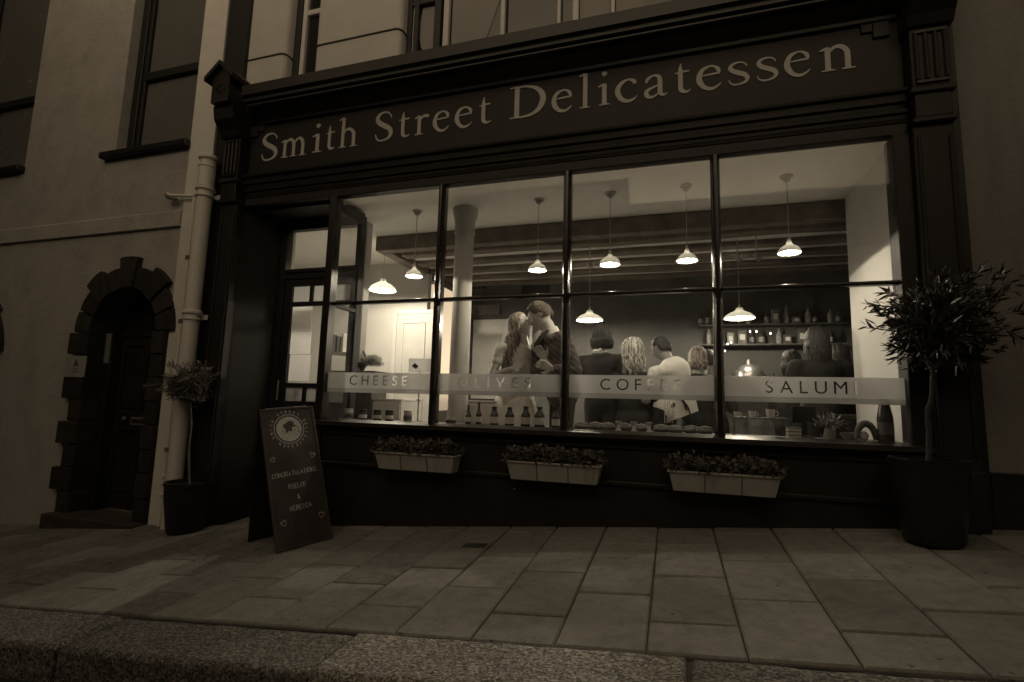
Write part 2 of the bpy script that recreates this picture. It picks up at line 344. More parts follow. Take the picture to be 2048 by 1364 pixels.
def wall_with_holes(bm, x0, x1, z0, z1, y0, y1, holes):
    """slab of wall split on the holes' edges so every opening is a real one"""
    xs = sorted({x0, x1, *[h[0] for h in holes], *[h[1] for h in holes]}); zs = sorted({z0, z1, *[h[2] for h in holes], *[h[3] for h in holes]})
    xs = [x for x in xs if x0 <= x <= x1]; zs = [z for z in zs if z0 <= z <= z1]
    def inh(i, j):
        if i < 0 or j < 0 or i >= len(xs)-1 or j >= len(zs)-1: return True
        cx, cz = (xs[i]+xs[i+1])/2, (zs[j]+zs[j+1])/2
        return any(h[0] < cx < h[1] and h[2] < cz < h[3] for h in holes)
    V = {}
    def v(i, j, y):
        k = (i, j, y)
        if k not in V: V[k] = bm.verts.new((xs[i], y, zs[j]))
        return V[k]
    for i in range(len(xs)-1):
        for j in range(len(zs)-1):
            if inh(i, j): continue
            bm.faces.new((v(i, j, y0), v(i+1, j, y0), v(i+1, j+1, y0), v(i, j+1, y0)))
            bm.faces.new((v(i, j, y1), v(i, j+1, y1), v(i+1, j+1, y1), v(i+1, j, y1)))
            if inh(i-1, j): bm.faces.new((v(i, j, y0), v(i, j+1, y0), v(i, j+1, y1), v(i, j, y1)))
            if inh(i+1, j): bm.faces.new((v(i+1, j, y0), v(i+1, j, y1), v(i+1, j+1, y1), v(i+1, j+1, y0)))
            if inh(i, j-1): bm.faces.new((v(i, j, y0), v(i, j, y1), v(i+1, j, y1), v(i+1, j, y0)))
            if inh(i, j+1): bm.faces.new((v(i, j+1, y0), v(i+1, j+1, y0), v(i+1, j+1, y1), v(i, j+1, y1)))

def spline(pts, n=8):
    """Catmull-Rom through tuples of any length"""
    out_ = []
    P_ = [pts[0]] + list(pts) + [pts[-1]]
    for i in range(1, len(P_)-2):
        for k in range(n):
            t = k/n; a, b, c, d = P_[i-1], P_[i], P_[i+1], P_[i+2]
            out_.append(tuple(0.5*((2*b[j]) + (-a[j]+c[j])*t + (2*a[j]-5*b[j]+4*c[j]-d[j])*t*t + (-a[j]+3*b[j]-3*c[j]+d[j])*t**3) for j in range(len(a))))
    out_.append(tuple(pts[-1])); return out_
def ribbon(bm, pts, T, thick):
    """variable-width stroke: pts (x,z,w); T maps (x,z,depth) to world"""
    L = []; Rr = []
    for i, p in enumerate(pts):
        a = pts[max(i-1, 0)]; b = pts[min(i+1, len(pts)-1)]
        dx, dz = b[0]-a[0], b[1]-a[1]; n = math.hypot(dx, dz) or 1; nx, nz = -dz/n, dx/n
        L.append((p[0]+nx*p[2]/2, p[1]+nz*p[2]/2)); Rr.append((p[0]-nx*p[2]/2, p[1]-nz*p[2]/2))
    fr = [(bm.verts.new(T(l[0], l[1], thick)), bm.verts.new(T(r[0], r[1], thick))) for l, r in zip(L, Rr)]
    bk = [(bm.verts.new(T(l[0], l[1], 0)), bm.verts.new(T(r[0], r[1], 0))) for l, r in zip(L, Rr)]
    for i in range(len(fr)-1):
        bm.faces.new((fr[i][0], fr[i][1], fr[i+1][1], fr[i+1][0])); bm.faces.new((bk[i][0], bk[i+1][0], bk[i+1][1], bk[i][1]))
        bm.faces.new((fr[i][0], fr[i+1][0], bk[i+1][0], bk[i][0])); bm.faces.new((fr[i][1], bk[i][1], bk[i+1][1], fr[i+1][1]))
    bm.faces.new((fr[0][0], bk[0][0], bk[0][1], fr[0][1])); bm.faces.new((fr[-1][0], fr[-1][1], bk[-1][1], bk[-1][0]))

# roman letters for the painted fascia: strokes of (x, z, width)
X = 0.64; ST = 0.115; TH = 0.042
def arch(x0, x1): return ('s', [(x0, X-.14, .05), (x0+.10, X-.03, .075), (x0+.22, X-.02, .10), (x1-.02, X-.14, ST), (x1, X-.28, ST), (x1, .02, ST)])
def serif(x, z=0.015, w_=.26): return ('l', [(x-w_/2, z, .03), (x, z+.006, TH), (x+w_/2, z, .03)])
def flag(x, z): return ('l', [(x-.16, z-.085, .02), (x-.05, z-.045, .07), (x+.01, z-.02, .05)])
def Sg(s, w_=1.0):
    q = 1/s**.35
    return [('s', [(a*s*w_, b*s, c*s*q) for a, b, c in [(.56, .76, .03), (.53, .86, .045), (.44, .95, .05), (.30, .975, .06), (.15, .91, .09), (.09, .77, .125), (.17, .63, .15), (.33, .52, .155), (.50, .40, .15), (.565, .24, .125), (.50, .10, .085), (.34, .025, .06), (.19, .03, .055), (.09, .11, .045), (.045, .26, .03)]])]
GL = {
 'S': Sg(1.0), 's': Sg(X, 1.12),
 'm': [('l', [(.14, X-.01, ST), (.14, .02, ST)]), flag(.14, X), arch(.17, .50), arch(.53, .86), serif(.14), serif(.50), serif(.87)],
 'n': [('l', [(.14, X-.01, ST), (.14, .02, ST)]), flag(.14, X), arch(.17, .52), serif(.14), serif(.53)],
 'h': [('l', [(.14, 1.04, ST), (.14, .02, ST)]), flag(.14, 1.06), arch(.17, .54), serif(.14), serif(.55)],
 'i': [('l', [(.15, X, ST), (.15, .02, ST)]), flag(.15, X+.01), serif(.15), ('s', [(.09, .92, .02), (.11, .93, .10), (.15, .93, .135), (.19, .93, .10), (.21, .92, .02)])],
 'l': [('l', [(.15, 1.04, ST), (.15, .02, ST)]), flag(.15, 1.06), serif(.15)],
 'r': [('l', [(.14, X-.01, ST), (.14, .02, ST)]), flag(.14, X), serif(.14, w_=.28), ('s', [(.17, X-.17, .04), (.25, X-.06, .07), (.34, X-.03, .10), (.42, X-.06, .11), (.44, X-.10, .04)])],
 't': [('s', [(.17, .86, .015), (.155, .76, .06), (.155, .60, ST), (.155, .25, ST), (.17, .11, .12), (.25, .04, .09), (.34, .045, .05), (.40, .09, .02)]), ('l', [(.02, X-.05, .03), (.20, X-.02, .055), (.37, X-.02, .045)])],
 'e': [('s', [(.10, .40, .02), (.28, .415, .045), (.50, .43, .05)]), ('s', [(.50, .42, .045), (.475, .54, .09), (.39, .63, .055), (.30, .645, .05), (.16, .58, .09), (.085, .42, .115), (.09, .24, .13), (.19, .07, .10), (.33, .01, .075), (.45, .06, .05), (.53, .15, .02)])],
 'c': [('s', [(.47, .50, .08), (.43, .59, .09), (.33, .645, .05), (.20, .60, .08), (.10, .46, .11), (.085, .28, .13), (.17, .09, .11), (.31, .015, .08), (.44, .06, .05), (.51, .15, .02)])],
 'a': [('s', [(.08, .46, .06), (.13, .57, .08), (.25, .645, .05), (.37, .60, .09), (.405, .47, ST), (.405, .22, ST), (.42, .10, .10), (.49, .045, .06), (.57, .09, .02)]), ('s', [(.40, .36, .04), (.24, .30, .06), (.11, .22, .09), (.09, .11, .11), (.17, .025, .08), (.28, .045, .055), (.39, .13, .03)])],
 'D': [('l', [(.19, .95, .13), (.19, .03, .13)]), serif(.17, .02, .32), serif(.17, .965, .32), ('s', [(.20, .965, TH), (.42, .955, .055), (.66, .86, .10), (.81, .66, .145), (.83, .45, .155), (.75, .22, .13), (.58, .07, .08), (.36, .02, .055), (.20, .02, TH)])],
}
def build_letter(ch, x0, x1, zb, H_, y, parent):
    strokes = [(k, spline(p, 6) if k == 's' else p) for k, p in GL[ch]]
    xa = min(p[0]-p[2]/2*.7 for _, s in strokes for p in s); xb = max(p[0]+p[2]/2*.7 for _, s in strokes for p in s)
    k = (x1-x0)/(xb-xa); bm = bmesh.new()
    for i, (_, s) in enumerate(strokes):
        pts = [((p[0]-xa)*k+x0, zb+p[1]*H_, p[2]*(k*.55+H_*.45)) for p in s]
        ribbon(bm, pts, lambda a, b, d: (a, y-d, b), 0.006+0.0004*i)
    return obj('letter', bm, M['lettering'], parent)

# plain single-line capitals for chalk and the printed ring
V = {
 'A': [[(0, 0), (.3, 1), (.6, 0)], [(.1, .36), (.5, .36)]], 'B': [[(0, 0), (0, 1), (.35, 1), (.48, .78), (.33, .54), (0, .54)], [(.33, .54), (.55, .3), (.38, 0), (0, 0)]],
 'C': [[(.55, .82), (.35, 1), (.12, .88), (0, .5), (.12, .12), (.35, 0), (.56, .16)]], 'D': [[(0, 0), (0, 1), (.3, .96), (.55, .7), (.55, .3), (.3, .03), (0, 0)]],
 'E': [[(.5, 1), (0, 1), (0, 0), (.5, 0)], [(0, .52), (.4, .52)]], 'F': [[(.5, 1), (0, 1), (0, 0)], [(0, .52), (.38, .52)]],
 'G': [[(.55, .82), (.35, 1), (.1, .85), (0, .5), (.12, .1), (.38, 0), (.58, .15), (.58, .45), (.35, .45)]], 'H': [[(0, 0), (0, 1)], [(.5, 0), (.5, 1)], [(0, .5), (.5, .5)]],
 'I': [[(.1, 0), (.1, 1)]], 'L': [[(0, 1), (0, 0), (.45, 0)]], 'M': [[(0, 0), (.05, 1), (.32, .35), (.6, 1), (.66, 0)]], 'N': [[(0, 0), (0, 1), (.5, 0), (.5, 1)]],
 'O': [[(.3, 1), (.08, .85), (0, .5), (.08, .15), (.3, 0), (.52, .15), (.6, .5), (.52, .85), (.3, 1)]], 'R': [[(0, 0), (0, 1), (.35, 1), (.5, .77), (.35, .52), (0, .52)], [(.25, .52), (.55, 0)]],
 'S': [[(.5, .85), (.3, 1), (.08, .88), (.06, .68), (.28, .52), (.5, .35), (.48, .1), (.25, 0), (.03, .13)]], 'T': [[(0, 1), (.56, 1)], [(.28, 1), (.28, 0)]],
 'U': [[(0, 1), (.02, .25), (.15, .02), (.38, .02), (.5, .25), (.52, 1)]], '&': [[(.55, 0), (.12, .75), (.22, 1), (.38, .85), (.05, .35), (.08, .05), (.3, 0), (.52, .4)]], 'L_': [],
}
def text_strokes(bm, s, T, size, width, gap=.22, jit=0.0, thick=0.0015, rg=rnd):
    x = 0
    for ch in s:
        if ch == ' ': x += .5*size; continue
        g = V[ch]; w_ = max(p[0] for st in g for p in st)
        oz = rg.uniform(-jit, jit)*.5
        for st in g:
            pts = [(x+(p[0]+rg.uniform(-jit, jit)*.4)*size, (p[1]+oz+rg.uniform(-jit, jit)*.4)*size, width*rg.uniform(.75, 1.2) if jit else width) for p in st]
            if len(pts) > 3: pts = spline(pts, 3)
            ribbon(bm, pts, T, thick)
        x += (w_+gap)*size
    return x
def text_width(s, size, gap=.22):
    return sum((.5 if c == ' ' else max(p[0] for st in V[c] for p in st)+gap)*size for c in s)-gap*size

# ================================================================== SETTING: ground
GR = -0.0516
def sheet(bm, x0, x1, y0, y1, dz, nx=1, ny=1):
    vs = [[bm.verts.new((x0+(x1-x0)*i/nx, y0+(y1-y0)*j/ny, gz(x0+(x1-x0)*i/nx, y0+(y1-y0)*j/ny)+dz)) for j in range(ny+1)] for i in range(nx+1)]
    for i in range(nx):
        for j in range(ny): bm.faces.new((vs[i][j], vs[i+1][j], vs[i+1][j+1], vs[i][j+1]))
bm = bmesh.new(); sheet(bm, -60, 60, -60, 40, -0.16, 8, 8); road = struct('road', bm, M['asphalt'])
bm = bmesh.new()
def slanted(bm, x0, x1, y0, y1, top, bot, skew=0.0, bev=0.004):
    vs = box(bm, x0, x1, y0, y1, 0, 1, 0)
    for v in vs: v.co.z = gz(v.co.x, v.co.y) + (top if v.co.z > .5 else bot)
    if bev:
        es = {e for v in vs for e in v.link_edges if all(abs(q.co.z-gz(q.co.x, q.co.y)-top) < 1e-4 for q in e.verts)}
        bmesh.ops.bevel(bm, geom=list(es), offset=bev, segments=1, affect='EDGES')
slanted(bm, -12, 14, -1.745, 1.2, -0.012, -0.15, bev=0)
pavement = struct('pavement', bm, M['joint'])
# flagstones: columns run away from the wall, their cross joints staggered
SW, SL = 0.357, 0.533
col0 = 2.88
cols = [col0+SW*k for k in range(-7, 12)]
while cols[0] > -5.6: cols.insert(0, cols[0]-rnd.uniform(.27, .43))
for k in range(len(cols)-1):
    xa, xb = cols[k], cols[k+1]
    off = (-.39 if (k-(len(cols)-12)) % 2 == 0 else -.14) + rnd.uniform(-.03, .03)
    ys = [0.0 if xa > -1.0 else 0.0]
    y = off
    while y > -1.60: ys.append(y); y -= SL*rnd.uniform(.97, 1.03)
    if ys[-1]-(-1.74) < .16: ys.pop()
    ys.append(-1.74)
    if ys[0]-ys[1] < .1: ys.pop(1)
    if xb < -2.2 or xa > 5.6:        # too dark and far to tell apart: fewer, larger
        pass
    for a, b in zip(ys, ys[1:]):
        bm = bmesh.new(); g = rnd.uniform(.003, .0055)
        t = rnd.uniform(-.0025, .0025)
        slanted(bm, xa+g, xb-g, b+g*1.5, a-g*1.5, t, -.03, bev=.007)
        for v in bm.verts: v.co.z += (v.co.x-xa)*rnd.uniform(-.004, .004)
        obj('flagstone', bm, M['slab_dark' if rnd.random() < .04+.75*min(1, max(0, (1.9-xa)/3.6))+.5*max(0, min(1, xa-3.9)) else 'slab'][rnd.randrange(4)], pavement)  # dark slabs likelier towards both ends, a vignette put into the paving colour
# recess floor in front of the shop door and the strip by the left house
for xa in (-0.95, -0.48):
    bm = bmesh.new(); slanted(bm, xa, xa+.46, 0.006, .42, 0.0, -.03, bev=.004); obj('flagstone', bm, M['slab'][1], pavement)
# granite kerb
bm = bmesh.new(); slanted(bm, -12, 14, -2.055, -1.75, -.016, -.24, bev=0); kerb = struct('kerb', bm, M['joint'])
kx = [-5.3, -3.8, -2.5, -1.15, .26, 1.635, 3.03, 4.42, 5.8, 7.2]
for i, (a, b) in enumerate(zip(kx, kx[1:])):
    bm = bmesh.new(); g = .006 if i != 6 else .02; hi = {4: -.008, 5: .006, 6: -.004}.get(i, 0)
    slanted(bm, a+.006, b-.008, -2.07-.01*(i % 2), -1.752, hi, -.24, bev=0.016)
    bmesh.ops.subdivide_edges(bm, edges=[e for e in bm.edges if e.calc_length() > .2], cuts=14, use_grid_fill=True)
    for v in bm.verts: v.co += Vector((0, noise.noise(v.co*9)*.004, noise.noise(v.co*7+Vector((3, i, 1)))*.006))
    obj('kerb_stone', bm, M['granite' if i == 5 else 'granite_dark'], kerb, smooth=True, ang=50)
# small iron drain cover
p = onground(950, 1092)
dr = thing('drain_cover', 'small dark iron cover let into the pavement below the flower box', 'drain cover', (p.x, p.y, gz(p.x, p.y)))
bm = bmesh.new(); slanted(bm, p.x-.085, p.x+.085, p.y-.05, p.y+.05, .005, -.02); obj('cover', bm, M['drain_iron'], dr)
bm = bmesh.new()
for k in range(5): slanted(bm, p.x-.07+k*.029, p.x-.055+k*.029, p.y-.038, p.y+.038, .008, .003, bev=0)
obj('grating', bm, M['joint'], dr)

# ================================================================== THE SHOP BUILDING
Z_SILL, Z_TR, Z_HEAD = 0.653, 1.684, 2.685
Z_F0, Z_F1 = 2.99, 3.515
XL, XR = -1.25, 4.72
GX = [0.0, 1.1, 2.2, 3.3, 4.4]
shop = thing('shop_building', 'dark painted delicatessen shopfront with a wide lit window below a white rendered upper wall', 'shop', (1.7, 0, 0))
# upper wall, with its window openings
UY = 0.05
ops = [(-.74, -.36, 3.4, 9), (.60, 2.20, 3.4, 9), (2.20, 3.7, 3.4, 9)]
ops = [(-.78, -.42, 3.3, 6.6), (.555, 3.75, 3.3, 6.6)]
bm = bmesh.new(); wall_with_holes(bm, -1.53, 5.0, 3.0, 8.5, UY, UY+.3, ops)
es = [e for e in bm.edges if all(abs(v.co.y-UY) < 1e-4 for v in e.verts) and abs(e.verts[0].co.x-e.verts[1].co.x) < 1e-4 and any(abs(e.verts[0].co.x-q) < 1e-3 for o in ops for q in o[:2]) and all(3.29 <= v.co.z <= 6.61 for v in e.verts)]
bmesh.ops.bevel(bm, geom=es, offset=.06, segments=5, affect='EDGES', profile=0.5)
obj('upper_wall', bm, M['render_wall'], shop, smooth=True, ang=35)
# thin lead line round the piers
def string(pts): 
    bm = bmesh.new(); tube(bm, pts, .006, 6); return bm
z = 4.34
for xa, xb in ((-1.52, -.78), (-.42, .555)):
    arcL = [(xa+.06-.064*math.cos(q), UY+.06-.064*math.sin(q), z) for q in [math.pi/2*k/6 for k in range(7)]]
    arcR = [(xb-.06+.064*math.sin(q), UY+.06-.064*math.cos(q), z) for q in [math.pi/2*k/6 for k in range(7)]]
    pts = ([(xa, UY-.004, z)] if xa < -1 else [(xa-.004, UY+.13, z)]+arcL)+arcR+[(xb+.004, UY+.13, z)]
    bm = bmesh.new(); tube(bm, pts, .0085, 6); obj('lead_line', bm, M['string_line'], shop, smooth=True)
# upper windows
def sash(name, xa, xb, z0, z1, y, rail_z, mull=(), fill='dull_glass', parent=shop, wf=.05, m='white_paint', lab=None):
    bm = bmesh.new()
    box(bm, xa, xa+wf, y-.03, y+.03, z0, z1, .004); box(bm, xb-wf, xb, y-.03, y+.03, z0, z1, .004)
    bm.free(); bm = bmesh.new(); box(bm, xa, xa+wf, y-.03, y+.03, z0, z1, .004)
    f = obj(name, bm, M[m], parent); nbox('post', M[m], f, xb-wf, xb, y-.03, y+.03, z0, z1, .004)
    if lab: f['label'] = lab
    if rail_z:
        bm = bmesh.new(); box(bm, xa+wf, xb-wf, y-.026, y+.026, rail_z-.03, rail_z+.03, .004); obj('meeting_rail', bm, M[m], f)
    bm = bmesh.new(); box(bm, xa+.01, xb-.01, y+.004, y+.008, z0, z1, 0); obj('pane', bm, M[fill], f)
    return f
f = sash('upper_window', -.70, -.42, 3.4, 6.5, UY+.15, 4.86)
nbox('blind', M['blind'], f, -.64, -.49, UY+.17, UY+.18, 4.86, 6.5)
nbox('dark_jamb', M['black_wood'], shop, -.78, -.705, UY+.11, UY+.29, 3.4, 6.6)
# the wide upper window: posts, mullions and pulled-back curtains
f = sash('upper_window', .615, 3.70, 3.4, 6.5, UY+.15, None, lab='wide upper window with white posts and dark bars')
nbox('dark_jamb', M['black_wood'], shop, .555, .61, UY+.11, UY+.29, 3.4, 6.6)
U2 = UY+.15
def postx(u, v): return at(u, v, U2).x
for u, m_, wd in ((838, 'black_wood', .05), (880, 'black_wood', .07), (897, 'white_paint', .055), (1009, 'white_paint', .04), (1120, 'white_paint', .03), (1153, 'white_paint', .05), (1227, 'white_paint', .03)):
    x = postx(u, 30)
    nbox('mullion', M[m_], f, x-wd/2, x+wd/2, U2-.05, U2-.002, 3.4, 6.5)
za = at(860, 12, U2).z
nbox('glazing_bar', M['black_wood'], f, postx(842, 15), postx(875, 15), U2-.045, U2-.004, za, za+.07)
nbox('glazing_bar', M['black_wood'], f, .66, postx(830, 12), U2-.045, U2-.004, za+.0, za+.05)
xa, xb = postx(905, 30), postx(1003, 30)
zt = 4.9
bm = bmesh.new(); zb = 3.5
prism(bm, [(xa, zb), (xa, zt+.6), (xb+.02, zt+.6), (xb, zt-.3), (xb-.15, 4.15), (xb-.32, zb)], U2-.002, U2+.001); obj('blind', bm, M['blind'], f)
xa, xb = postx(840, 30), postx(876, 30)
bm = bmesh.new(); prism(bm, [(xb, 3.5), (xb, za), (xa+.03, za), (xa, za-.25), (xa+.03, 4.22), (xa+.13, 4.1)], U2-.002, U2+.001); obj('curtain', bm, M['blind'], f)
xa, xb = postx(1160, 10), postx(1222, 10)
bm = bmesh.new(); prism(bm, [(xa, 3.5), (xa, 5), (xb, 5), (xb, 3.5)], U2-.002, U2+.001); obj('curtain', bm, M['blind'], f)
xa, xb = postx(1232, 5), postx(1290, 5)
bm = bmesh.new(); prism(bm, [(xa, 3.5), (xa, 5), (xb, 5), (xb, 3.5)], U2-.002, U2+.001); obj('curtain', bm, M['blind'], f)

# cornice over the fascia
bm = bmesh.new()
profile_x(bm, [(UY, 3.82), (-.27, 3.80), (-.27, 3.70), (-.235, 3.69), (-.235, 3.655), (-.19, 3.64), (-.19, 3.60), (-.165, 3.60), (-.12, 3.565), (-.065, 3.54), (-.06, 3.517), (UY, 3.517)], -.95, 4.47)
obj('cornice', bm, M['shop_moulding'], shop)
nbox('cornice_bead', M['shop_moulding'], shop, -.93, 4.43, -.225, -.192, 3.605, 3.632, .008)
# fascia board and frame
fas = nbox('fascia', M['fascia'], shop, -1.03, 4.497, -.03, UY, Z_F0, Z_F1, .002)
# sunk spandrel steps at the ends of the fascia
for s_, xa, xb in ((0, -1.03, -.93), (1, 4.33, 4.43)): nbox('corner_block', M['shop_paint'], shop, xa, xb, -.05, -.0305, 3.40, Z_F1-.001, .004)
for s_, xa, xb in ((0, -.93, -.86), (1, 4.26, 4.33)): nbox('corner_block', M['shop_paint'], shop, xa, xb, -.047, -.0305, 3.45, Z_F1-.001, .004)
# lettering
LET = [('S', -0.875, -0.687), ('m', -0.646, -0.342), ('i', -0.284, -0.166), ('t', -0.126, -0.021), ('h', 0.012, 0.224), ('S', 0.409, 0.585), ('t', 0.651, 0.762), ('r', 0.807, 0.95), ('e', 0.994, 1.147), ('e', 1.204, 1.363), ('t', 1.422, 1.536), ('D', 1.697, 2.007), ('e', 2.066, 2.232), ('l', 2.285, 2.382), ('i', 2.437, 2.536), ('c', 2.579, 2.748), ('a', 2.801, 2.972), ('t', 3.023, 3.142), ('e', 3.185, 3.356), ('s', 3.405, 3.544), ('s', 3.597, 3.735), ('e', 3.781, 3.944), ('n', 4.0, 4.223)]
for ch, xa, xb in LET:
    zb = 3.135 + min(1, (xa+.875)/2.6)*.05 + (xa+.875)/5.1*.025
    build_letter(ch, xa, xb, zb, .285, -.0305, fas)
# architrave: stepped mouldings between fascia and window head
zs = [2.99, 2.962, 2.93, 2.895, 2.86, 2.825, 2.79, 2.762]
for i in range(len(zs)-1):
    y_ = -.085+.008*i if i % 2 == 0 else -.062+.006*i
    bm = bmesh.new(); a, b = zs[i], zs[i+1]
    profile_x(bm, [(.04, a-.0005), (y_+.006, a-.0005), (y_-.004, a-.006), (y_, b+.004), (y_+.008, b+.0005), (.04, b+.0005)], -1.03 if i else -1.04, 4.499)
    obj('architrave_moulding', bm, M['shop_moulding'], shop)
nbox('head_rail', M['shop_paint'], shop, -1.03, 4.499, -.035, .05, Z_HEAD, 2.7615, .004)
# pilasters with consoles
def pilaster(xa, xb, side):
    zg = gz(xa, 0)-.06
    p = nbox('pilaster', M['shop_paint'], shop, xa, xb, -.10, .02, zg, 2.70, .004)
    ww = xb-xa
    for q in (xa+.015, xb-.035): nbox('pilaster_bead', M['shop_paint'], p, q, q+.02, -.115, -.1005, zg+.5, 2.62, .006)
    nbox('plinth', M['shop_paint'], p, xa-.015, xb+.015, -.125, -.101, zg, zg+.42, .008)
    nbox('capital', M['shop_paint'], p, xa-.01, xb+.01, -.14, .02, 2.703, 2.74, .006)
    nbox('capital', M['shop_paint' if side else 'shop_moulding'], p, xa+.01, xb-.01, -.13, .02, 2.742, 2.90, .004)
    nbox('capital', M['shop_paint'], p, xa-.015, xb+.015, -.15, .02, 2.902, 2.945, .008)
    c = nbox('console', M['shop_paint'], shop, xa+.0, xb-.0, -.135, .02, 2.948, 3.36, .004)
    for q in (2.965, 3.315): nbox('flute_panel_edge', M['shop_moulding'], c, xa+.02, xb-.02, -.150, -.1355, q, q+.02, .002)
    n = 4
    for k in range(n):
        q = xa+.03+(ww-.06)*k/(n-1); nbox('flute', M['shop_paint' if side else 'shop_moulding'], c, q-.011, q+.011, -.156, -.1355, 2.986, 3.314, .007)
    # block stepping out and gabled cap
    b = bmesh.new(); profile_x(b, [(.02, 3.362), (-.16, 3.362), (-.19, 3.42), (-.26, 3.50), (-.28, 3.60), (-.28, 3.63), (.02, 3.63)], xa-.02, xb+.02); obj('console_block', b, M['shop_paint'], c)
    h = bmesh.new(); xm = (xa+xb)/2; hw = .105
    prism(h, [(xm-hw, 3.632), (xm+hw, 3.632), (xm+hw, 3.90), (xm, 3.995), (xm-hw, 3.90)], -.33, -.05)
    hh = obj('gablet', h, M['shop_moulding'], shop)
    for s_ in (-1, 1):
        bm = bmesh.new(); prism(bm, [(xm, 4.045), (xm, 3.999), (xm+s_*(hw+.065), 3.848), (xm+s_*(hw+.07), 3.892)], -.37+.001*s_, -.03); obj('gablet_roof', bm, M['shop_paint'], hh)
    bm = bmesh.new(); pts = [(xm+math.cos(a)*.05, 3.75+math.sin(a)*.06, .016) for a in [math.pi*k/8 for k in range(9)]]
    ribbon(bm, pts, lambda a, b_, d: (a, -.331-d, b_), .006); obj('carved_arch', bm, M['shop_paint'], hh)
    bm = bmesh.new(); lathe(bm, [(.0001, 0), (.02, 0), (.012, .012), (.0001, .016)], seg=10)
    for v in bm.verts: v.co = Vector((v.co.x+xm, -.331-v.co.z, 3.74+v.co.y))
    obj('carved_boss', bm, M['shop_paint'], hh)
pilaster(XL, XL+.2, 0)
pilaster(4.50, 4.72, 1)
nbox('frame_post', M['shop_paint'], shop, 4.402, 4.498, -.05, .10, .55, 2.6845, .004)

# recessed entrance: splayed side panel, soffit, door, return glazing
DY = 0.40
bm = bmesh.new()
a = [(-1.049, 0.0), (-.90, DY), (-1.10, DY), (-1.10, 0.0)]
for poly in (a,):
    vb = [bm.verts.new((p[0], p[1], gz(-1, .2)-.06)) for p in poly]; vt = [bm.verts.new((p[0], p[1], 2.6845)) for p in poly]
    bm.faces.new(vb); bm.faces.new(vt[::-1])
    for i in range(4): bm.faces.new((vb[i], vb[(i+1) % 4], vt[(i+1) % 4], vt[i]))
obj('recess_side', bm, M['shop_paint'], shop)
nbox('recess_soffit', M['shop_paint'], shop, -1.05, .03, .051, DY+.05, 2.66, 2.7, 0)
def dx(u): return at(u, 520, DY).x
# door frame with fanlight
dl, drx = -.86, .055
zg = gz(-.4, .4)-.05
fr = bmesh.new()
box(fr, dl-.04, dl+.03, DY-.04, DY+.05, zg, 2.659, .004); box(fr, drx-.05, drx, DY-.0395, DY+.0505, zg, 2.659, .004)
box(fr, dl+.03, drx-.05, DY-.035, DY+.045, 2.035, 2.145, .004); box(fr, dl+.03, drx-.05, DY-.035, DY+.045, 2.56, 2.655, .004)
box(fr, dl+.03, drx-.05, DY-.05, DY-.036, 2.10, 2.13, .004)
door_frame = obj('door_frame', fr, M['black_wood'], shop)
nbox('fanlight_pane', M['glass'], door_frame, dl+.031, drx-.051, DY+.002, DY+.006, 2.146, 2.559, 0)
# glazed door
d0, d1_ = dl+.032, drx-.052
dfr = bmesh.new(); yy0, yy1 = DY-.022, DY+.022
gl, gr_ = at(588, 580, DY).x, at(703, 580, DY).x
ztop, zb_ = 2.034, zg+.01
rows = [(1.965, 1.80), (1.755, .975), (.93, .795)]     # upper small panes, tall pane, lower small panes
box(dfr, d0, gl, yy0, yy1, zb_, ztop, .003); box(dfr, gr_, d1_, yy0, yy1, zb_, ztop, .003)
box(dfr, gl, gr_, yy0, yy1, 1.965, ztop, .003); box(dfr, gl, gr_, yy0, yy1, 1.755, 1.80, .003); box(dfr, gl, gr_, yy0, yy1, .93, .975, .003)
box(dfr, gl, gr_, yy0, yy1, zb_, .795, .003)
third = (gr_-gl)/3
for k in (1, 2):
    for zz in (rows[0], rows[2]): box(dfr, gl+third*k-.018, gl+third*k+.018, yy0+.001, yy1-.001, zz[1], zz[0], .002)
shop_door = obj('door', dfr, M['black_wood'], shop)
shop_door['label'] = 'glazed shop door with sheets of paper behind its tall pane'
for zt_, zb2 in rows: nbox('pane', M['glass'], shop_door, gl, gr_, DY-.003, DY+.001, zb2, zt_, 0)
M['obscure'] = frosted('obscured_pane', .75, .55, .5)
for zt_, zb2 in (rows[0], rows[2]): nbox('obscured_pane', M['obscure'], shop_door, gl, gr_, DY+.004, DY+.007, zb2, zt_, 0)
bm = bmesh.new(); tube(bm, [(d0+.05, DY-.06, .80), (d0+.05, DY-.06, 1.0)], .009, 8); obj('handle', bm, M['brass'], shop_door)
# return glazing between corner post and door
rf = nbox('return_window_frame', M['black_wood'], shop, .012, .056, .051, DY-.041, zg, .62, .003)
nbox('rail', M['black_wood'], rf, .012, .056, .051, DY-.041, 2.56, 2.655, .003); nbox('rail', M['black_wood'], rf, .014, .054, .051, DY-.041, 1.665, 1.70, .003)
nbox('pane', M['glass'], rf, .032, .036, .051, DY-.041, .62, 2.56, 0)

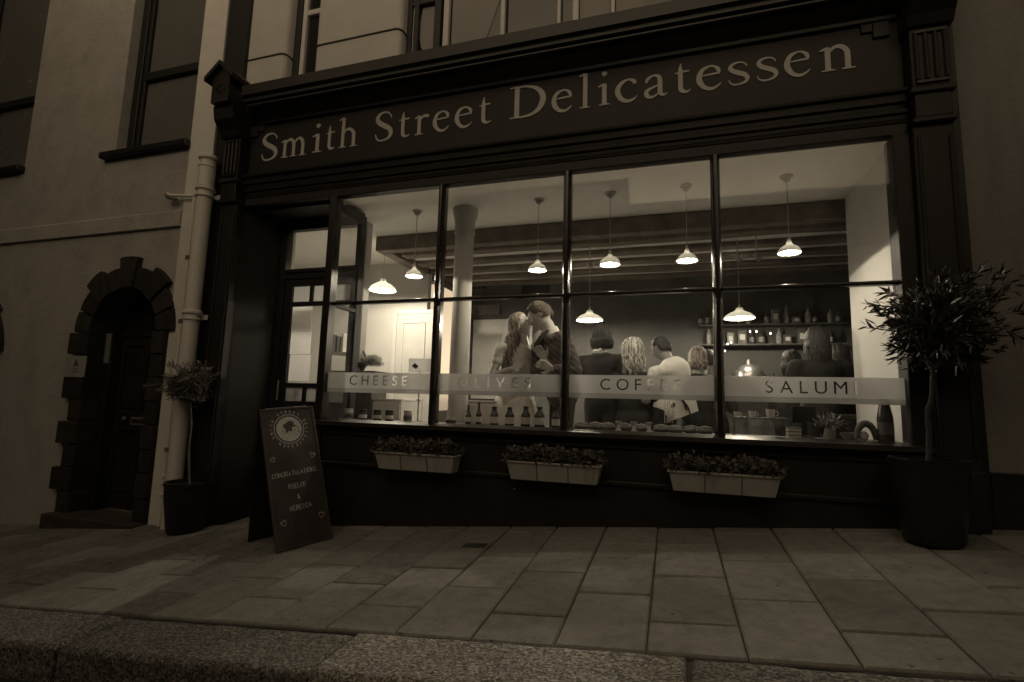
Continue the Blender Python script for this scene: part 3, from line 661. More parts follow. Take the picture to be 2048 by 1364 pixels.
# stall riser below the window
zr = -.6
bm = bmesh.new(); profile_x(bm, [(.05, Z_SILL-.06), (-.02, Z_SILL-.06), (-.02, zr), (.05, zr)], .06, 4.497); riser = obj('stall_riser', bm, M['shop_paint'], shop)
bm = bmesh.new(); profile_x(bm, [(.10, Z_SILL), (.01, Z_SILL), (-.09, Z_SILL-.018), (-.095, Z_SILL-.05), (-.05, Z_SILL-.0595), (.10, Z_SILL-.0595)], .0, 4.498); obj('window_sill', bm, M['shop_moulding'], shop)
nbox('riser_moulding', M['shop_moulding'], riser, .06, 4.49, -.040, -.0205, .525, .547, .006)
nbox('riser_moulding', M['shop_moulding'], riser, .06, 4.49, -.048, -.0205, .262, .300, .010)
p = at(1028, 978, -.03)
bm = bmesh.new(); lathe(bm, [(.0001, 0), (.008, 0), (.006, .006), (.0001, .009)], seg=10)
for v in bm.verts: v.co = Vector((v.co.x+p.x, -.0205-v.co.z, p.z+v.co.y))
obj('brass_stud', bm, M['brass'], riser)

# display window: posts, mullions, transom, panes, film
bm = bmesh.new(); box(bm, -.02, .055, -.05, .05, gz(0, 0)-.06, Z_HEAD-.001, .006); win = obj('display_window', bm, M['shop_moulding'], shop)
MW = .032
for x in GX[1:4]:
    bm = bmesh.new()
    prof = [(x-MW, .05), (x-MW, -.008), (x-MW+.005, -.016), (x-.020, -.034), (x-.012, -.044), (x, -.047), (x+.012, -.044), (x+.020, -.034), (x+MW-.005, -.016), (x+MW, -.008), (x+MW, .05)]
    vb = [bm.verts.new((q[0], q[1], Z_SILL-.005)) for q in prof]; vt = [bm.verts.new((q[0], q[1], Z_HEAD-.001)) for q in prof]
    bm.faces.new(vb); bm.faces.new(vt[::-1])
    for i in range(11): bm.faces.new((vb[i], vb[(i+1) % 11], vt[(i+1) % 11], vt[i]))
    obj('mullion', bm, M['gloss_bar'], win)
ends = [(.055, 1.1-MW), (1.1+MW, 2.2-MW), (2.2+MW, 3.3-MW), (3.3+MW, 4.401)]
words = ['CHEESE', 'OLIVES', 'COFFEE', 'SALUMI']
wx = [(.28, .843), (1.31, 1.926), (2.468, 3.043), (3.594, 4.135)]
def film(x0, x1, z0, z1, word=None, wxx=None, wz=None, hgt=.088, m='frost', y=.012):
    """a strip of frosted film with the letters cut out of it"""
    cu = bpy.data.curves.new('film', 'CURVE'); cu.dimensions = '2D'; cu.fill_mode = 'BOTH'
    def spl(pts):
        s = cu.splines.new('POLY'); s.points.add(len(pts)-1); s.use_cyclic_u = True
        for q, p in zip(s.points, pts): q.co = (p[0], p[1], 0, 1)
    spl([(x0, z0), (x1, z0), (x1, z1), (x0, z1)])
    if word:
        xs = x = 0; lay = []
        for ch in word:
            tc = bpy.data.curves.new('t', 'FONT'); tc.body = ch; tc.size = 1; to = bpy.data.objects.new('t', tc); C.objects.link(to)
            bpy.context.view_layer.update()
            for o_ in bpy.context.selected_objects: o_.select_set(False)
            to.select_set(True); bpy.context.view_layer.objects.active = to
            bpy.ops.object.convert(target='CURVE'); cc = to.data
            sp = []
            for s in cc.splines:
                n_ = len(s.bezier_points); pp = []
                for i in range(n_):
                    A_, B_ = s.bezier_points[i], s.bezier_points[(i+1) % n_]
                    vec = (A_.handle_right-A_.co).length < 1e-5 and (B_.handle_left-B_.co).length < 1e-5 or (A_.handle_right_type == 'VECTOR' and B_.handle_left_type == 'VECTOR')
                    q = [A_.co] if vec else geometry.interpolate_bezier(A_.co, A_.handle_right, B_.handle_left, B_.co, 7)[:-1]
                    pp += [(v.x, v.y) for v in q]
                sp.append(pp)
            bpy.data.objects.remove(to)
            a_ = min(p[0] for s in sp for p in s); b_ = max(p[0] for s in sp for p in s); t_ = max(p[1] for s in sp for p in s)
            lay.append((sp, a_, b_, t_))
        H_ = hgt; sc_ = H_/.73
        tot = sum((b_-a_)*sc_ for _, a_, b_, _ in lay); gap = ((wxx[1]-wxx[0])-tot)/(len(word)-1)
        x = wxx[0]
        for sp, a_, b_, _ in lay:
            for s in sp: spl([((p[0]-a_)*sc_+x, p[1]*sc_+wz) for p in s])
            x += (b_-a_)*sc_+gap
    o = bpy.data.objects.new('film', cu); C.objects.link(o); bpy.context.view_layer.update()
    me = bpy.data.meshes.new_from_object(o.evaluated_get(bpy.context.evaluated_depsgraph_get()))
    bpy.data.objects.remove(o)
    for v in me.vertices: v.co = Vector((v.co.x, y, v.co.y))
    me.materials.clear(); me.name = 'frosted_band'
    o = obj('frosted_band', me, M[m], win); return o
for i, (xa, xb) in enumerate(ends):
    nbox('pane', M['glass'], win, xa, xb, .0, .004, Z_SILL+.002, Z_TR-.012, 0)
    nbox('pane', M['glass'], win, xa, xb, .0, .004, Z_TR+.012, Z_HEAD-.002, 0)
    bm = bmesh.new(); profile_x(bm, [(.035, Z_TR+.014)]+[(-.012-.015*math.sin(math.pi*q/8), Z_TR+.014*math.cos(math.pi*q/8)) for q in range(9)]+[(.035, Z_TR-.014)], xa, xb); obj('transom', bm, M['gloss_bar'], win, smooth=True, ang=40)
    film(xa, xb, .925, 1.062, words[i], wx[i], .952 if i else .955)
    film(xa, xb, .888, .9245, m='frost2')

# ================================================================== INSIDE THE SHOP
HC = 2.72; YB = 3.4; Y1 = 1.155
RX = 4.462
def slab6(name, m, *a, parent=shop, bev=0): return nbox(name, m, parent, *a, bev)
st = lambda name, m, *a: tag(nbox(name, m, None, *a, 0), kind='structure')
st('shop_floor', M['floorboard'], -.86, 6.5, .561, YB, -.08, 0.0); st('shop_floor', M['floorboard'], .06, 6.5, .06, .56, -.08, 0.0)
st('shop_ceiling', M['ceiling'], -2.5, 6.5, .06, YB+.1, HC, HC+.2)
st('interior_side_wall', M['plaster'], RX, RX+.3, .10, Y1, 0, HC-.002)
st('interior_right_wall', M['back_wall'], 6.5, 6.6, .1, YB, 0, HC-.002)
st('interior_front_wall', M['back_wall'], 4.78, 6.5, .1, .2, 0, HC-.002)
st('interior_back_wall', M['back_wall'], -.15, 6.5, YB, YB+.1, 0, HC-.002)
st('interior_left_wall', M['plaster'], -2.6, -2.5, .3, YB, 0, HC-.002)
st('interior_entry_wall', M['plaster'], -2.5, -.86-.04, .46, .56, -.3, HC-.002)
YL = 2.25
st('interior_rear_wall', M['plaster'], -2.5, -.15, YL, YL+.1, 0, HC-.002)
# beams
bmx = nbox('ceiling_beam', M['beam'], shop, -.29, 6.4, Y1, Y1+.13, 2.545, HC-.003, .008)
nbox('ceiling_beam', M['beam'], shop, -.29, -.15, Y1+.131, YB-.01, 2.545, HC-.003, .008)
nbox('low_ceiling', M['plaster_dim'], shop, -.149, 6.4, Y1+.131, YB-.01, 2.625, HC-.003, 0)
y = Y1+.33; k = 0
while y < YB-.2:
    bm = bmesh.new(); box(bm, -.148, 6.39, y, y+.15, 2.572+rnd.uniform(-.008, .008), 2.624, .010)
    bmesh.ops.subdivide_edges(bm, edges=[e for e in bm.edges if e.calc_length() > 2], cuts=26)
    for v in bm.verts:
        if v.co.z < 2.61: v.co += Vector((0, noise.noise(Vector((v.co.x*1.3, k, 0)))*.02, noise.noise(Vector((v.co.x*1.1, k, 5)))*.022))
    obj('ceiling_beam', bm, M['beam'], shop, smooth=True); y += .40; k += 1
# track spotlights fixed on the beams
SPL = iter(['unlit spotlight just right of the second window bar, under the beams', 'left one of two unlit spotlights above the last wide lamp', 'right one of two unlit spotlights above the last wide lamp'])
def track_spot(u, v, y_):
    p = at(u, v, y_); t = thing('track_spotlight', next(SPL), 'spotlight', p, 'unlit spotlights under the beams')
    bm = bmesh.new(); tube(bm, [(p.x, p.y, 2.55), (p.x, p.y, p.z+.03)], .006, 6); obj('stem', bm, M['metal'], t)
    bm = bmesh.new(); tube(bm, [p+Vector((-.02, 0, .035)), p+Vector((.02, -.03, -.035))], [.018, .026], 10); obj('head', bm, M['enamel_out'], t, smooth=True)
for u, v in ((1180, 530), (1475, 516), (1513, 515)): track_spot(u, v, 1.55)
# cast column
p0 = at(925, 395, .62); cx, cy = at(924, 600, .62).x, .62
cr_ = (at(943, 600, .62).x-at(907, 600, .62).x)/2
colm = thing('column', 'round white iron column just inside the shop window', 'column', (cx, cy, 0))
bm = bmesh.new(); lathe(bm, [(cr_*1.02, 0.001), (cr_, .3), (cr_*.97, 2.45)], (cx, cy, 0), 28); obj('shaft', bm, M['plaster'], colm, smooth=True)
bm = bmesh.new(); lathe(bm, [(cr_*.99, 2.451), (cr_*1.12, 2.47), (cr_*1.03, 2.49), (cr_*1.06, 2.58), (cr_*1.25, 2.65), (cr_*1.32, 2.67), (cr_*1.32, HC-.002)], (cx, cy, 0), 28); obj('capital', bm, M['plaster'], colm, smooth=True)
# white post behind the return glazing, in line with the door
p = at(727, 560, .75)
nb = nbox('white_post', M['plaster'], None, p.x-.045, p.x+.045, .70, .80, 0, HC-.002, .004); tag(nb, 'square white post beside the shop door, lit brightly by the nearest lamp', 'post')
# window display shelf
plat = nbox('display_shelf', M['wood_mid'], None, .062, 4.455, .055, .48, .58, .645, .004); tag(plat, 'long wooden shelf behind the shop window holding jars and bottles', 'shelf')

# ---- pendant lamps
def lamp(px, y_, rr, hh, label, group, rose=True, watt=1.0, ztop=HC, bulb_r=.026, dome=False):
    p = at(px[0], px[1], y_)
    t = thing('pendant_lamp', label, 'pendant lamp', p, group)
    bm = bmesh.new()
    prof = [(rr, 0), (rr*.93, hh*.22), (rr*.66, hh*.50), (rr*.36, hh*.68), (rr*.24, hh*.80), (rr*.22, hh)]
    if dome: prof = [(rr, 0), (rr*.98, hh*.2), (rr*.86, hh*.45), (rr*.6, hh*.68), (rr*.3, hh*.82), (rr*.18, hh)]
    lathe(bm, prof, p, 32, cap=False)
    bmesh.ops.recalc_face_normals(bm, faces=bm.faces)
    me = bpy.data.meshes.new('lamp_shade'); bm.to_mesh(me); bm.free()
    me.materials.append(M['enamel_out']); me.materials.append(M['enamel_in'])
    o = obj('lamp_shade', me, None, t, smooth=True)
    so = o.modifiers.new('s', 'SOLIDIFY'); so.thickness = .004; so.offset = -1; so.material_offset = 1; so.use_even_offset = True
    bm = bmesh.new(); lathe(bm, [(.012, hh*.98), (.014, hh+.03), (.005, hh+.045)], p, 12); obj('lamp_holder', bm, M['cord'], t, smooth=True)
    bm = bmesh.new(); tube(bm, [p+Vector((0, 0, hh+.04)), Vector((p.x, p.y, ztop-.02))], .0035, 6); obj('cord', bm, M['cord'], t)
    if rose: bm = bmesh.new(); lathe(bm, [(.014, -.045), (.028, -.035), (.034, -.012), (.05, -.008), (.05, 0)], (p.x, p.y, ztop-.001), 20); obj('ceiling_rose', bm, M['cord'], t, smooth=True)
    bm = bmesh.new(); ellipsoid(bm, p+Vector((0, 0, hh*.40)), (bulb_r, bulb_r, bulb_r*1.15), 2); obj('bulb', bm, M['bulb'], t, smooth=True)
    ld = bpy.data.lights.new('lamp_light', 'POINT'); ld.energy = LAMP_W*watt; ld.color = LAMP_COL; ld.shadow_soft_size = .012 if rr < .1 else .04
    lo = bpy.data.objects.new('lamp_light', ld); C.objects.link(lo); lo.parent = t; lo.location = (0, 0, .016 if rr < .1 else .01)
    return t
YLp = .55
G_ = 'small white pendant lamps in a row behind the window'
for k_, (px, lab) in enumerate((((828, 553), 'small lit pendant lamp nearest the shop door, left of the white column'), ((1075, 541), 'small lit pendant lamp above the kissing couple'),
               ((1220, 530), 'small lit pendant lamp with a bulbous top, third of the row'), ((1374, 522), 'small lit pendant lamp above the letters COFFEE, fourth of the row'),
               ((1579, 506), 'small lit pendant lamp nearest the white side wall'))):
    lamp(px, YLp, .088, .095, lab, G_, dome=(k_ == 2))
G2 = 'wide shallow pendant lamps deeper in the shop'
lamp((765, 581), 1.5, .165, .14, 'wide lit pendant lamp beside the white post near the door', G2, watt=1.2, bulb_r=.035)
lamp((1179, 641), 2.3, .165, .12, 'wide lit pendant lamp behind the groom, over the dark-haired guest', G2, rose=False, watt=1.5, ztop=2.55, bulb_r=.035)
lamp((1479, 637), 2.3, .165, .12, 'wide lit pendant lamp just right of the third window bar', G2, rose=False, watt=.9, ztop=2.55, bulb_r=.035)

# ---- door on the rear wall
def wallbox(name, m, par, u0, v0, u1, v1, y_, dep, bev=.004):
    a, b = at(u0, v0, y_), at(u1, v1, y_)
    return nbox(name, m, par, min(a.x, b.x), max(a.x, b.x), y_-dep, y_-.001, min(a.z, b.z), max(a.z, b.z), bev)
a, b = at(797, 618, YL), at(868, 618, YL)
idr = thing('inner_door', 'pale panelled door in the white rear wall, seen over the letters CHEESE', 'door', (a.x, YL, 0))
top = 2.0
nbox('door_frame', M['white_paint'], idr, a.x-.05, a.x, YL-.03, YL-.001, .001, top+.05); nbox('door_frame', M['white_paint'], idr, b.x, b.x+.05, YL-.03, YL-.001, .001, top+.05); nbox('door_frame', M['white_paint'], idr, a.x, b.x, YL-.03, YL-.001, top, top+.05)
nbox('leaf', M['shelf'], idr, a.x+.002, b.x-.002, YL-.02, YL-.001, .01, top-.002, .002)
for zq0, zq1 in ((1.0, top-.13), (.15, .85)):
    bm = bmesh.new(); xa, xb = a.x+.11, b.x-.11
    for q in ((xa-.012, xa, zq0, zq1), (xb, xb+.012, zq0, zq1), (xa-.012, xb+.012, zq0-.012, zq0), (xa-.012, xb+.012, zq1, zq1+.012)): box(bm, q[0], q[1], YL-.034, YL-.0205, q[2], q[3], .002)
    obj('panel_moulding', bm, M['plaster_dim'], idr)
bm = bmesh.new(); ellipsoid(bm, (a.x+.07, YL-.05, 1.02), (.02, .02, .02), 2); obj('knob', bm, M['brass'], idr, smooth=True)
bl = wallbox('roller_blind', M['shelf'], None, 948, 640, 1062, 800, YB, .02); tag(bl, 'pale roller blind on the back wall behind the couple', 'blind')
r_ = wallbox('blind_rail', M['beam'], bl, 938, 612, 1001, 630, YB, .06)
for (u0, v0, u1, v1, lab) in ((946, 552, 973, 577, 'small dark plaque on the back wall right of the white column'), (1045, 545, 1100, 590, 'dark picture on the back wall above the couple')):
    o = wallbox('wall_picture', M['black_wood'], None, u0, v0, u1, v1, YB, .02); tag(o, lab, 'picture')

# ---- shelves beside the door, with books and a basket
def pshelf(u0, u1, v, y0, y1, label):
    a, b = at(u0, v, y0), at(u1, v, y0)
    t = nbox('wall_shelf', M['shelf'], None, a.x, b.x, y0, y1, a.z-.012, a.z+.012, .002); return tag(t, label, 'shelf'), a, b
s1, a, b = pshelf(668, 712, 604, .85, 1.05, 'short white shelf high beside the shop door')
s2, a, b = pshelf(655, 705, 706, .90, 1.15, 'white shelf carrying upright books beside the shop door')
x = a.x+.01
for k in range(6):
    w_ = rnd.uniform(.018, .034); h_ = rnd.uniform(.15, .21)
    m_ = [M['wood_mid'], M['paper'], M['ink'], M['shelf'], M['wood_mid'], M['paper']][k]
    bk = thing('book', ['dark book first on the white shelf by the door', 'pale book between two dark books on the shelf by the door', 'black book in the middle of the shelf by the door', 'cream book right of the black book on the shelf by the door', 'brown book near the right end of the shelf by the door', 'white book last on the shelf by the door'][k], 'book', (x+w_/2, 1.0, a.z+.013), 'books on the shelf by the door')
    nbox('cover', m_, bk, x, x+w_, .93, 1.08, a.z+.013, a.z+.013+h_, .002); nbox('pages', M['paper'], bk, x+.003, x+w_-.003, .935, 1.075, a.z+.0135+h_, a.z+.0145+h_, 0); x += w_+.003
# counter under the basket
a, b = at(655, 742, .75), at(768, 742, .75)
ct = thing('side_counter', 'dark narrow counter by the shop door holding a basket of dried flowers', 'counter', (a.x, .8, 0))
nbox('counter_top', M['wood_mid'], ct, a.x, b.x-.05, .66, .695-.0+.3, a.z-.025, a.z); nbox('counter_front', M['wood_mid'], ct, a.x+.02, b.x-.08, .67, .96, .002, a.z-.026)
p = at(712, 741, .76)
bk = thing('basket', 'dark wicker basket with a hooped handle on the side counter', 'basket', p)
bm = bmesh.new(); lathe(bm, [(.07, .001), (.095, .07), (.10, .075), (.092, .072), (.065, .01)], p, 18)
for v in bm.verts: v.co.x = p.x+(v.co.x-p.x)*1.25
obj('basket_body', bm, M['wicker'], bk)
bm = bmesh.new(); tube(bm, [p+Vector((math.cos(t)*.115, 0, .07+math.sin(t)*.17)) for t in [math.pi*k/12 for k in range(13)]], .008, 8); obj('handle', bm, M['wicker'], bk, smooth=True)
def spray(name, cen, rad, n, m, seedv, parent=None, L=.05, wd=.006):
    rg = random.Random(seedv); bm = bmesh.new()
    for i in range(n):
        d = Vector((rg.gauss(0, 1), rg.gauss(0, 1), abs(rg.gauss(0, 1))*1.0)).normalized(); q = Vector(cen)+Vector((d.x*rad[0], d.y*rad[1], d.z*rad[2]))*rg.uniform(.35, 1)
        d2 = (d+Vector((rg.uniform(-.6, .6), rg.uniform(-.6, .6), rg.uniform(-.3, .6)))).normalized(); s, t = frame_of(d2); l_ = L*rg.uniform(.5, 1.2)
        v = [bm.verts.new(q), bm.verts.new(q+d2*l_*.5+s*wd), bm.verts.new(q+d2*l_), bm.verts.new(q+d2*l_*.5-s*wd)]; bm.faces.new(v)
    return obj(name, bm, m, parent)
fl = thing('dried_flowers', 'fluffy bunch of dried flowers lying beside the basket handle', 'flowers', at(742, 740, .76))
q = at(742, 733, .76); spray('flower_heads', q, (.14, .09, .11), 1500, M['straw_pale'], 5, fl, .035, .005)
q = at(712, 715, .76); spray('flower_heads', q, (.08, .07, .13), 500, M['shelf'], 6, fl, .045, .007)
# little card with a dark diamond
p = at(836, 744, .42)
cd_ = thing('shelf_card', 'small white card with a dark diamond standing over the letters CHEESE', 'card', p)
a, b = at(818, 717, .42), at(862, 745, .42); nbox('card', M['thin_paper'], cd_, a.x, b.x, .42, .424, b.z, a.z, .001)
c_ = at(829, 732, .415); bm = bmesh.new(); prism(bm, [(c_.x, c_.z+.028), (c_.x+.04, c_.z), (c_.x+.015, c_.z-.028), (c_.x-.03, c_.z-.002)], .4155, .4195); obj('diamond', bm, M['ink'], cd_)
nbox('stand', M['metal'], cd_, (a.x+b.x)/2-.005, (a.x+b.x)/2+.005, .425, .432, .646, b.z+.03, .001)
# papers hung behind the door pane
nt_ = thing('door_notices', 'sheets of white paper with faint writing fixed inside the shop door pane', 'notice', (-.6, DY+.02, 1.3))
for k, (u0, v0, u1, v1) in enumerate(((585, 613, 622, 662), (583, 664, 620, 708), (581, 710, 618, 762))):
    a, b = at(u0, v0, DY+.008), at(u1, v1, DY+.008)
    nbox('sheet', M['thin_paper'], nt_, a.x, b.x, DY+.006, DY+.008, b.z, a.z, 0)
    bm = bmesh.new(); zz = a.z-.03
    while zz > b.z+.02: 
        ribbon(bm, [(a.x+.02, zz, .002), (a.x+.02+(b.x-a.x-.04)*rnd.uniform(.4, 1), zz, .002)], lambda x_, z_, d: (x_, DY+.0058-d*.4, z_), .0006); zz -= .022
    obj('writing', bm, M['plaster_dim'], nt_)
# fairy lights
for u, v in ((1500, 663), (1513, 663), (1541, 667), (1462, 685), (1455, 688), (1450, 702)):
    p = at(u, v, 1.9); t = thing('fairy_light', 'tiny glowing bulb of the string deep in the shop', 'fairy light', p, 'fairy lights deep in the shop')
    bm = bmesh.new(); ellipsoid(bm, p, (.007, .007, .009), 1); obj('bulb', bm, M['fairy'], t); bm = bmesh.new(); lathe(bm, [(.004, .009), (.004, .02)], p, 6); obj('socket', bm, M['cord'], t)

# ---- pale cabinets and long counter inside
def cabinet(u0, v0, u1, v1, y0, y1, label, m='white_cloth', z0=.001):
    a, b = at(u0, v0, y0), at(u1, v1, y0)
    t = thing('cabinet', label, 'cabinet', ((a.x+b.x)/2, y0, 0)); zt_ = a.z
    nbox('carcass', M[m], t, a.x, b.x, y0, y1, z0, zt_-.021); nbox('top', M[m], t, a.x-.012, b.x+.012, y0-.012, y1+.01, zt_-.02, zt_)
    for k in range(2):
        xa = a.x+(b.x-a.x)*k/2; nbox('door', M[m], t, xa+.008, xa+(b.x-a.x)/2-.008, y0-.014, y0-.001, .05, zt_-.04, .003)
    return t
cabinet(724, 796, 800, 850, .72, 1.0, 'low white cabinet seen behind the row of small jars')
cabinet(930, 800, 990, 850, .72, 1.0, 'white cabinet seen behind the two slim bottles')
a, b = at(1180, 745, 2.5), at(1700, 745, 2.5)
ctr = thing('serving_counter', 'long dark serving counter across the back of the shop', 'counter', ((a.x+b.x)/2, 2.6, 0))
nbox('counter_body', M['wood_mid'], ctr, a.x, b.x, 2.5, 2.95, .001, .98); nbox('counter_top', M['wood_mid'], ctr, a.x-.03, b.x+.03, 2.46, 2.97, .981, 1.02)
def bottle(p, h, r, m='glass_jar', neck=.32, nr=.35, lab='', grp=None, cat='bottle', lid='lid', name='bottle', seg=14):
    t = thing(name, lab, cat, p, grp); bm = bmesh.new()
    lathe(bm, [(r*.9, 0), (r, .01), (r, h*(1-neck)*.82), (r*.8, h*(1-neck)*.95), (r*nr, h*(1-neck*.62)), (r*nr, h*.93)], p, seg); obj('glass', bm, M[m], t, smooth=True)
    bm = bmesh.new(); lathe(bm, [(r*nr*1.15, h*.93+.0005), (r*nr*1.15, h)], p, seg); obj('cap', bm, M[lid], t, smooth=True, ang=30)
    bm = bmesh.new(); lathe(bm, [(r*1.012, h*.14), (r*1.012, h*(1-neck)*.68)], p, seg, cap=False); obj('label', bm, M['straw' if seg == 10 else 'shelf' if m != 'glass_jar' else 'plaster_dim'], t, smooth=True)
    return t
bx_ = a.x
for k in range(22):
    x = at(1385+k*13.5, 740, 2.6).x
    bottle(Vector((x, 2.62+.05*(k % 3), 1.021)), rnd.uniform(.16, .30), rnd.uniform(.025, .04), m=rnd.choice(['glass_jar', 'glass_pale', 'glass_jar']), lab='small bottle standing on the dark counter at the back of the shop', grp='bottles on the back counter')
for j, v_ in enumerate((652, 690)):
    a, b = at(1395, v_, 3.3), at(1690, v_, 3.3)
    sh_ = nbox('wall_shelf', M['wood_mid'], None, a.x, b.x, 3.18, YB-.001, a.z-.02, a.z); tag(sh_, ['upper dark shelf of goods on the back wall at the right', 'lower dark shelf of goods on the back wall at the right'][j], 'shelf')
    x = a.x+.04; k = 0
    while x < b.x-.06:
        if rnd.random() < .18: x += .1; continue
        if rnd.random() < .6: bottle(Vector((x, 3.26, a.z+.001)), rnd.uniform(.15, .26), rnd.uniform(.026, .038), m=rnd.choice(['glass_jar', 'glass_pale', 'glass_jar']), lab='bottle on one of the two dark shelves along the back wall', grp='bottles on the back wall shelves', seg=10)
        else:
            w_ = rnd.uniform(.06, .11); h_ = rnd.uniform(.08, .2); o = thing('packet', 'boxed packet on one of the two dark shelves along the back wall', 'packet', (x, 3.26, a.z), 'packets on the back wall shelves')
            nbox('carton', M[rnd.choice(['wood_mid', 'bread', 'ink', 'straw', 'bread'])], o, x-.03, x-.03+w_, 3.2, 3.3, a.z+.001, a.z+.001+h_, .003); nbox('label', M['plaster_dim'], o, x-.03+w_*.2, x-.03+w_*.8, 3.197, 3.1995, a.z+h_*.3, a.z+h_*.7, 0); x += w_*.5
        x += rnd.uniform(.07, .12); k += 1
# ---- display window goods
Zs = .646
def px_w(u0, u1, y_): return at(u1, 840, y_).x-at(u0, 840, y_).x
def jar(u, wd, h, lab, grp='small preserve jars in a row in the window', y_=.17, m='glass_jar', lid='lid_pale'):
    p = at(u, 840, y_); p.z = Zs; r = wd/2
    t = thing('jar', lab, 'jar', p, grp); bm = bmesh.new()
    lathe(bm, [(r*.9, 0), (r, .008), (r, h*.66), (r*.86, h*.74)], p, 16); obj('glass', bm, M[m], t, smooth=True)
    bm = bmesh.new(); lathe(bm, [(r*1.18, h*.70), (r*.98, h*.765), (r*.96, h*.9), (r*1.02, h*.93), (r*.99, h)], p, 16); obj('cloth_lid', bm, M[lid], t, smooth=True)
    bm = bmesh.new(); lathe(bm, [(r*1.02, h*.2), (r*1.02, h*.52)], p, 16, cap=False); obj('label', bm, M['paper' if m == 'glass_jar' else 'ink'], t, smooth=True)
for i, (u, m_) in enumerate(((697, 'glass_pale'), (725, 'glass_jar'), (754, 'glass_jar'), (778, 'glass_jar'), (815, 'glass_pale'))):
    jar(u, .072, .098, ['small jar nearest the window corner, leftmost of the row', 'second small jar from the window corner', 'middle jar of the five in front of the white cabinet', 'fourth small jar, right of the middle one', 'small jar at the right end of the five, pale cloth lid'][i], m=m_, lid='lid_pale' if i in (0, 4) else 'lid')
jar(902, .085, .05, 'low squat jar beside the first window bar', None, m='glass_pale')
for i, (u, h, wd, nr) in enumerate(((936, .165, .048, .36), (957, .185, .048, .4), (988, .155, .072, .55), (1019, .155, .078, .5), (1051, .165, .078, .5), (1079, .165, .085, .5), (1112, .15, .07, .5))):
    p = at(u, 847, .17); p.z = Zs
    bottle(p, h, wd/2, 'glass_jar', .45 if i < 2 else .3, nr, ['slim dark bottle, leftmost behind the letters OLIVES', 'taller slim bottle with a pale label', 'stout dark bottle right of the slim ones', 'fourth bottle of the row, stout with a pale label', 'fifth bottle of the row, dark and stout', 'sixth bottle of the row, broadest', 'dark bottle half hidden by the second window bar'][i], 'bottles of oil standing in the window')
# trays of packets
rg = random.Random(11)
for k, u in enumerate((1163, 1192, 1217, 1250, 1283, 1322, 1350, 1382, 1410)):
    p = at(u, 850, .2+.05*(k % 2)); p.z = Zs
    t = thing('deli_packet', ['dark wrapped packet lying closest to the second window bar', 'second dark packet from the second window bar', 'dark packet just left of the leftmost pale stand', 'dark packet between the left and middle pale stands', 'dark packet between the middle and right pale stands', 'dark packet directly right of the three pale stands', 'dark packet below the last letters of COFFEE', 'dark packet second from the third window bar', 'dark packet lying closest to the third window bar'][k], 'packet', p, 'dark wrapped packets lying in the window'); bm = bmesh.new()
    ellipsoid(bm, p+Vector((0, 0, .022)), (.062, .05, .024), 3)
    for v in bm.verts: v.co += v.normal*0 + Vector((0, 0, noise.noise(v.co*30+Vector((k, 0, 0)))*.008)); v.co.z = max(v.co.z, Zs+.0005)
    obj('wrapper', bm, M['bread'], t, smooth=True)
    bm = bmesh.new(); tube(bm, [p+Vector((-.055, -.01, .044)), p+Vector((0, -.015, .056)), p+Vector((.05, -.01, .046))], [.004, .008, .004], 6); obj('tie', bm, M['shelf'], t)
for i, u in enumerate((1237, 1268, 1298)):
    p = at(u, 862, .10); p.z = Zs
    t = thing('egg_cup', ['pale little stand left of two others below the letters COFFEE', 'pale little stand, middle of three, below the letters COFFEE', 'pale little stand, straightest of three, below the letters COFFEE'][i], 'stand', p, 'three pale little stands in the window')
    bm = bmesh.new(); lathe(bm, [(.022, 0), (.02, .01), (.012, .025), (.012, .05)], p, 12); obj('stem', bm, M['shelf'], t, smooth=True)
    bm = bmesh.new(); lathe(bm, [(.012, .0505), (.024, .062), (.026, .075), (.02, .072)], p, 12); obj('cup', bm, M['shelf'], t, smooth=True)
# right bay: rack with cups and jug
a, b = at(1465, 833, .38), at(1575, 833, .38)
rk = thing('cup_rack', 'low glass shelf in the right bay carrying cups and a jug', 'rack', ((a.x+b.x)/2, .38, Zs)); zr_ = a.z
nbox('rack_top', M['metal'], rk, a.x, b.x, .32, .46, zr_-.008, zr_, .001)
for x_ in (a.x+.01, b.x-.01): nbox('leg', M['metal'], rk, x_-.005, x_+.005, .38, .39, Zs, zr_-.0085, .001)
def cup(u, r, h, lab, name='cup', jug=False, m='china'):
    p = at(u, 830, .38); p.z = zr_+.0005; t = thing(name, lab, name, p, 'cups on the low glass shelf' if not jug else None)
    bm = bmesh.new(); lathe(bm, [(r*.6, 0), (r*.95, h*.4), (r, h), (r*.93, h), (r*.85, h*.4), (r*.5, .006)], p, 18); obj('bowl', bm, M[m], t, smooth=True)
    bm = bmesh.new(); tube(bm, [p+Vector((r+math.sin(q)*h*.35-.003, 0, h*.5+math.cos(q)*h*.32)) for q in [math.pi*k/6 for k in range(7)]], .004, 6); obj('handle', bm, M[m], t, smooth=True)
cup(1474, .025, .038, 'pale cup on the low shelf next to the third window bar'); cup(1505, .028, .046, 'larger pale cup in the middle of the low shelf')
cup(1541, .033, .062, 'rounded jug with a dark round mark on the low shelf', 'jug', True)
p = at(1538, 818, .335); bm = bmesh.new()
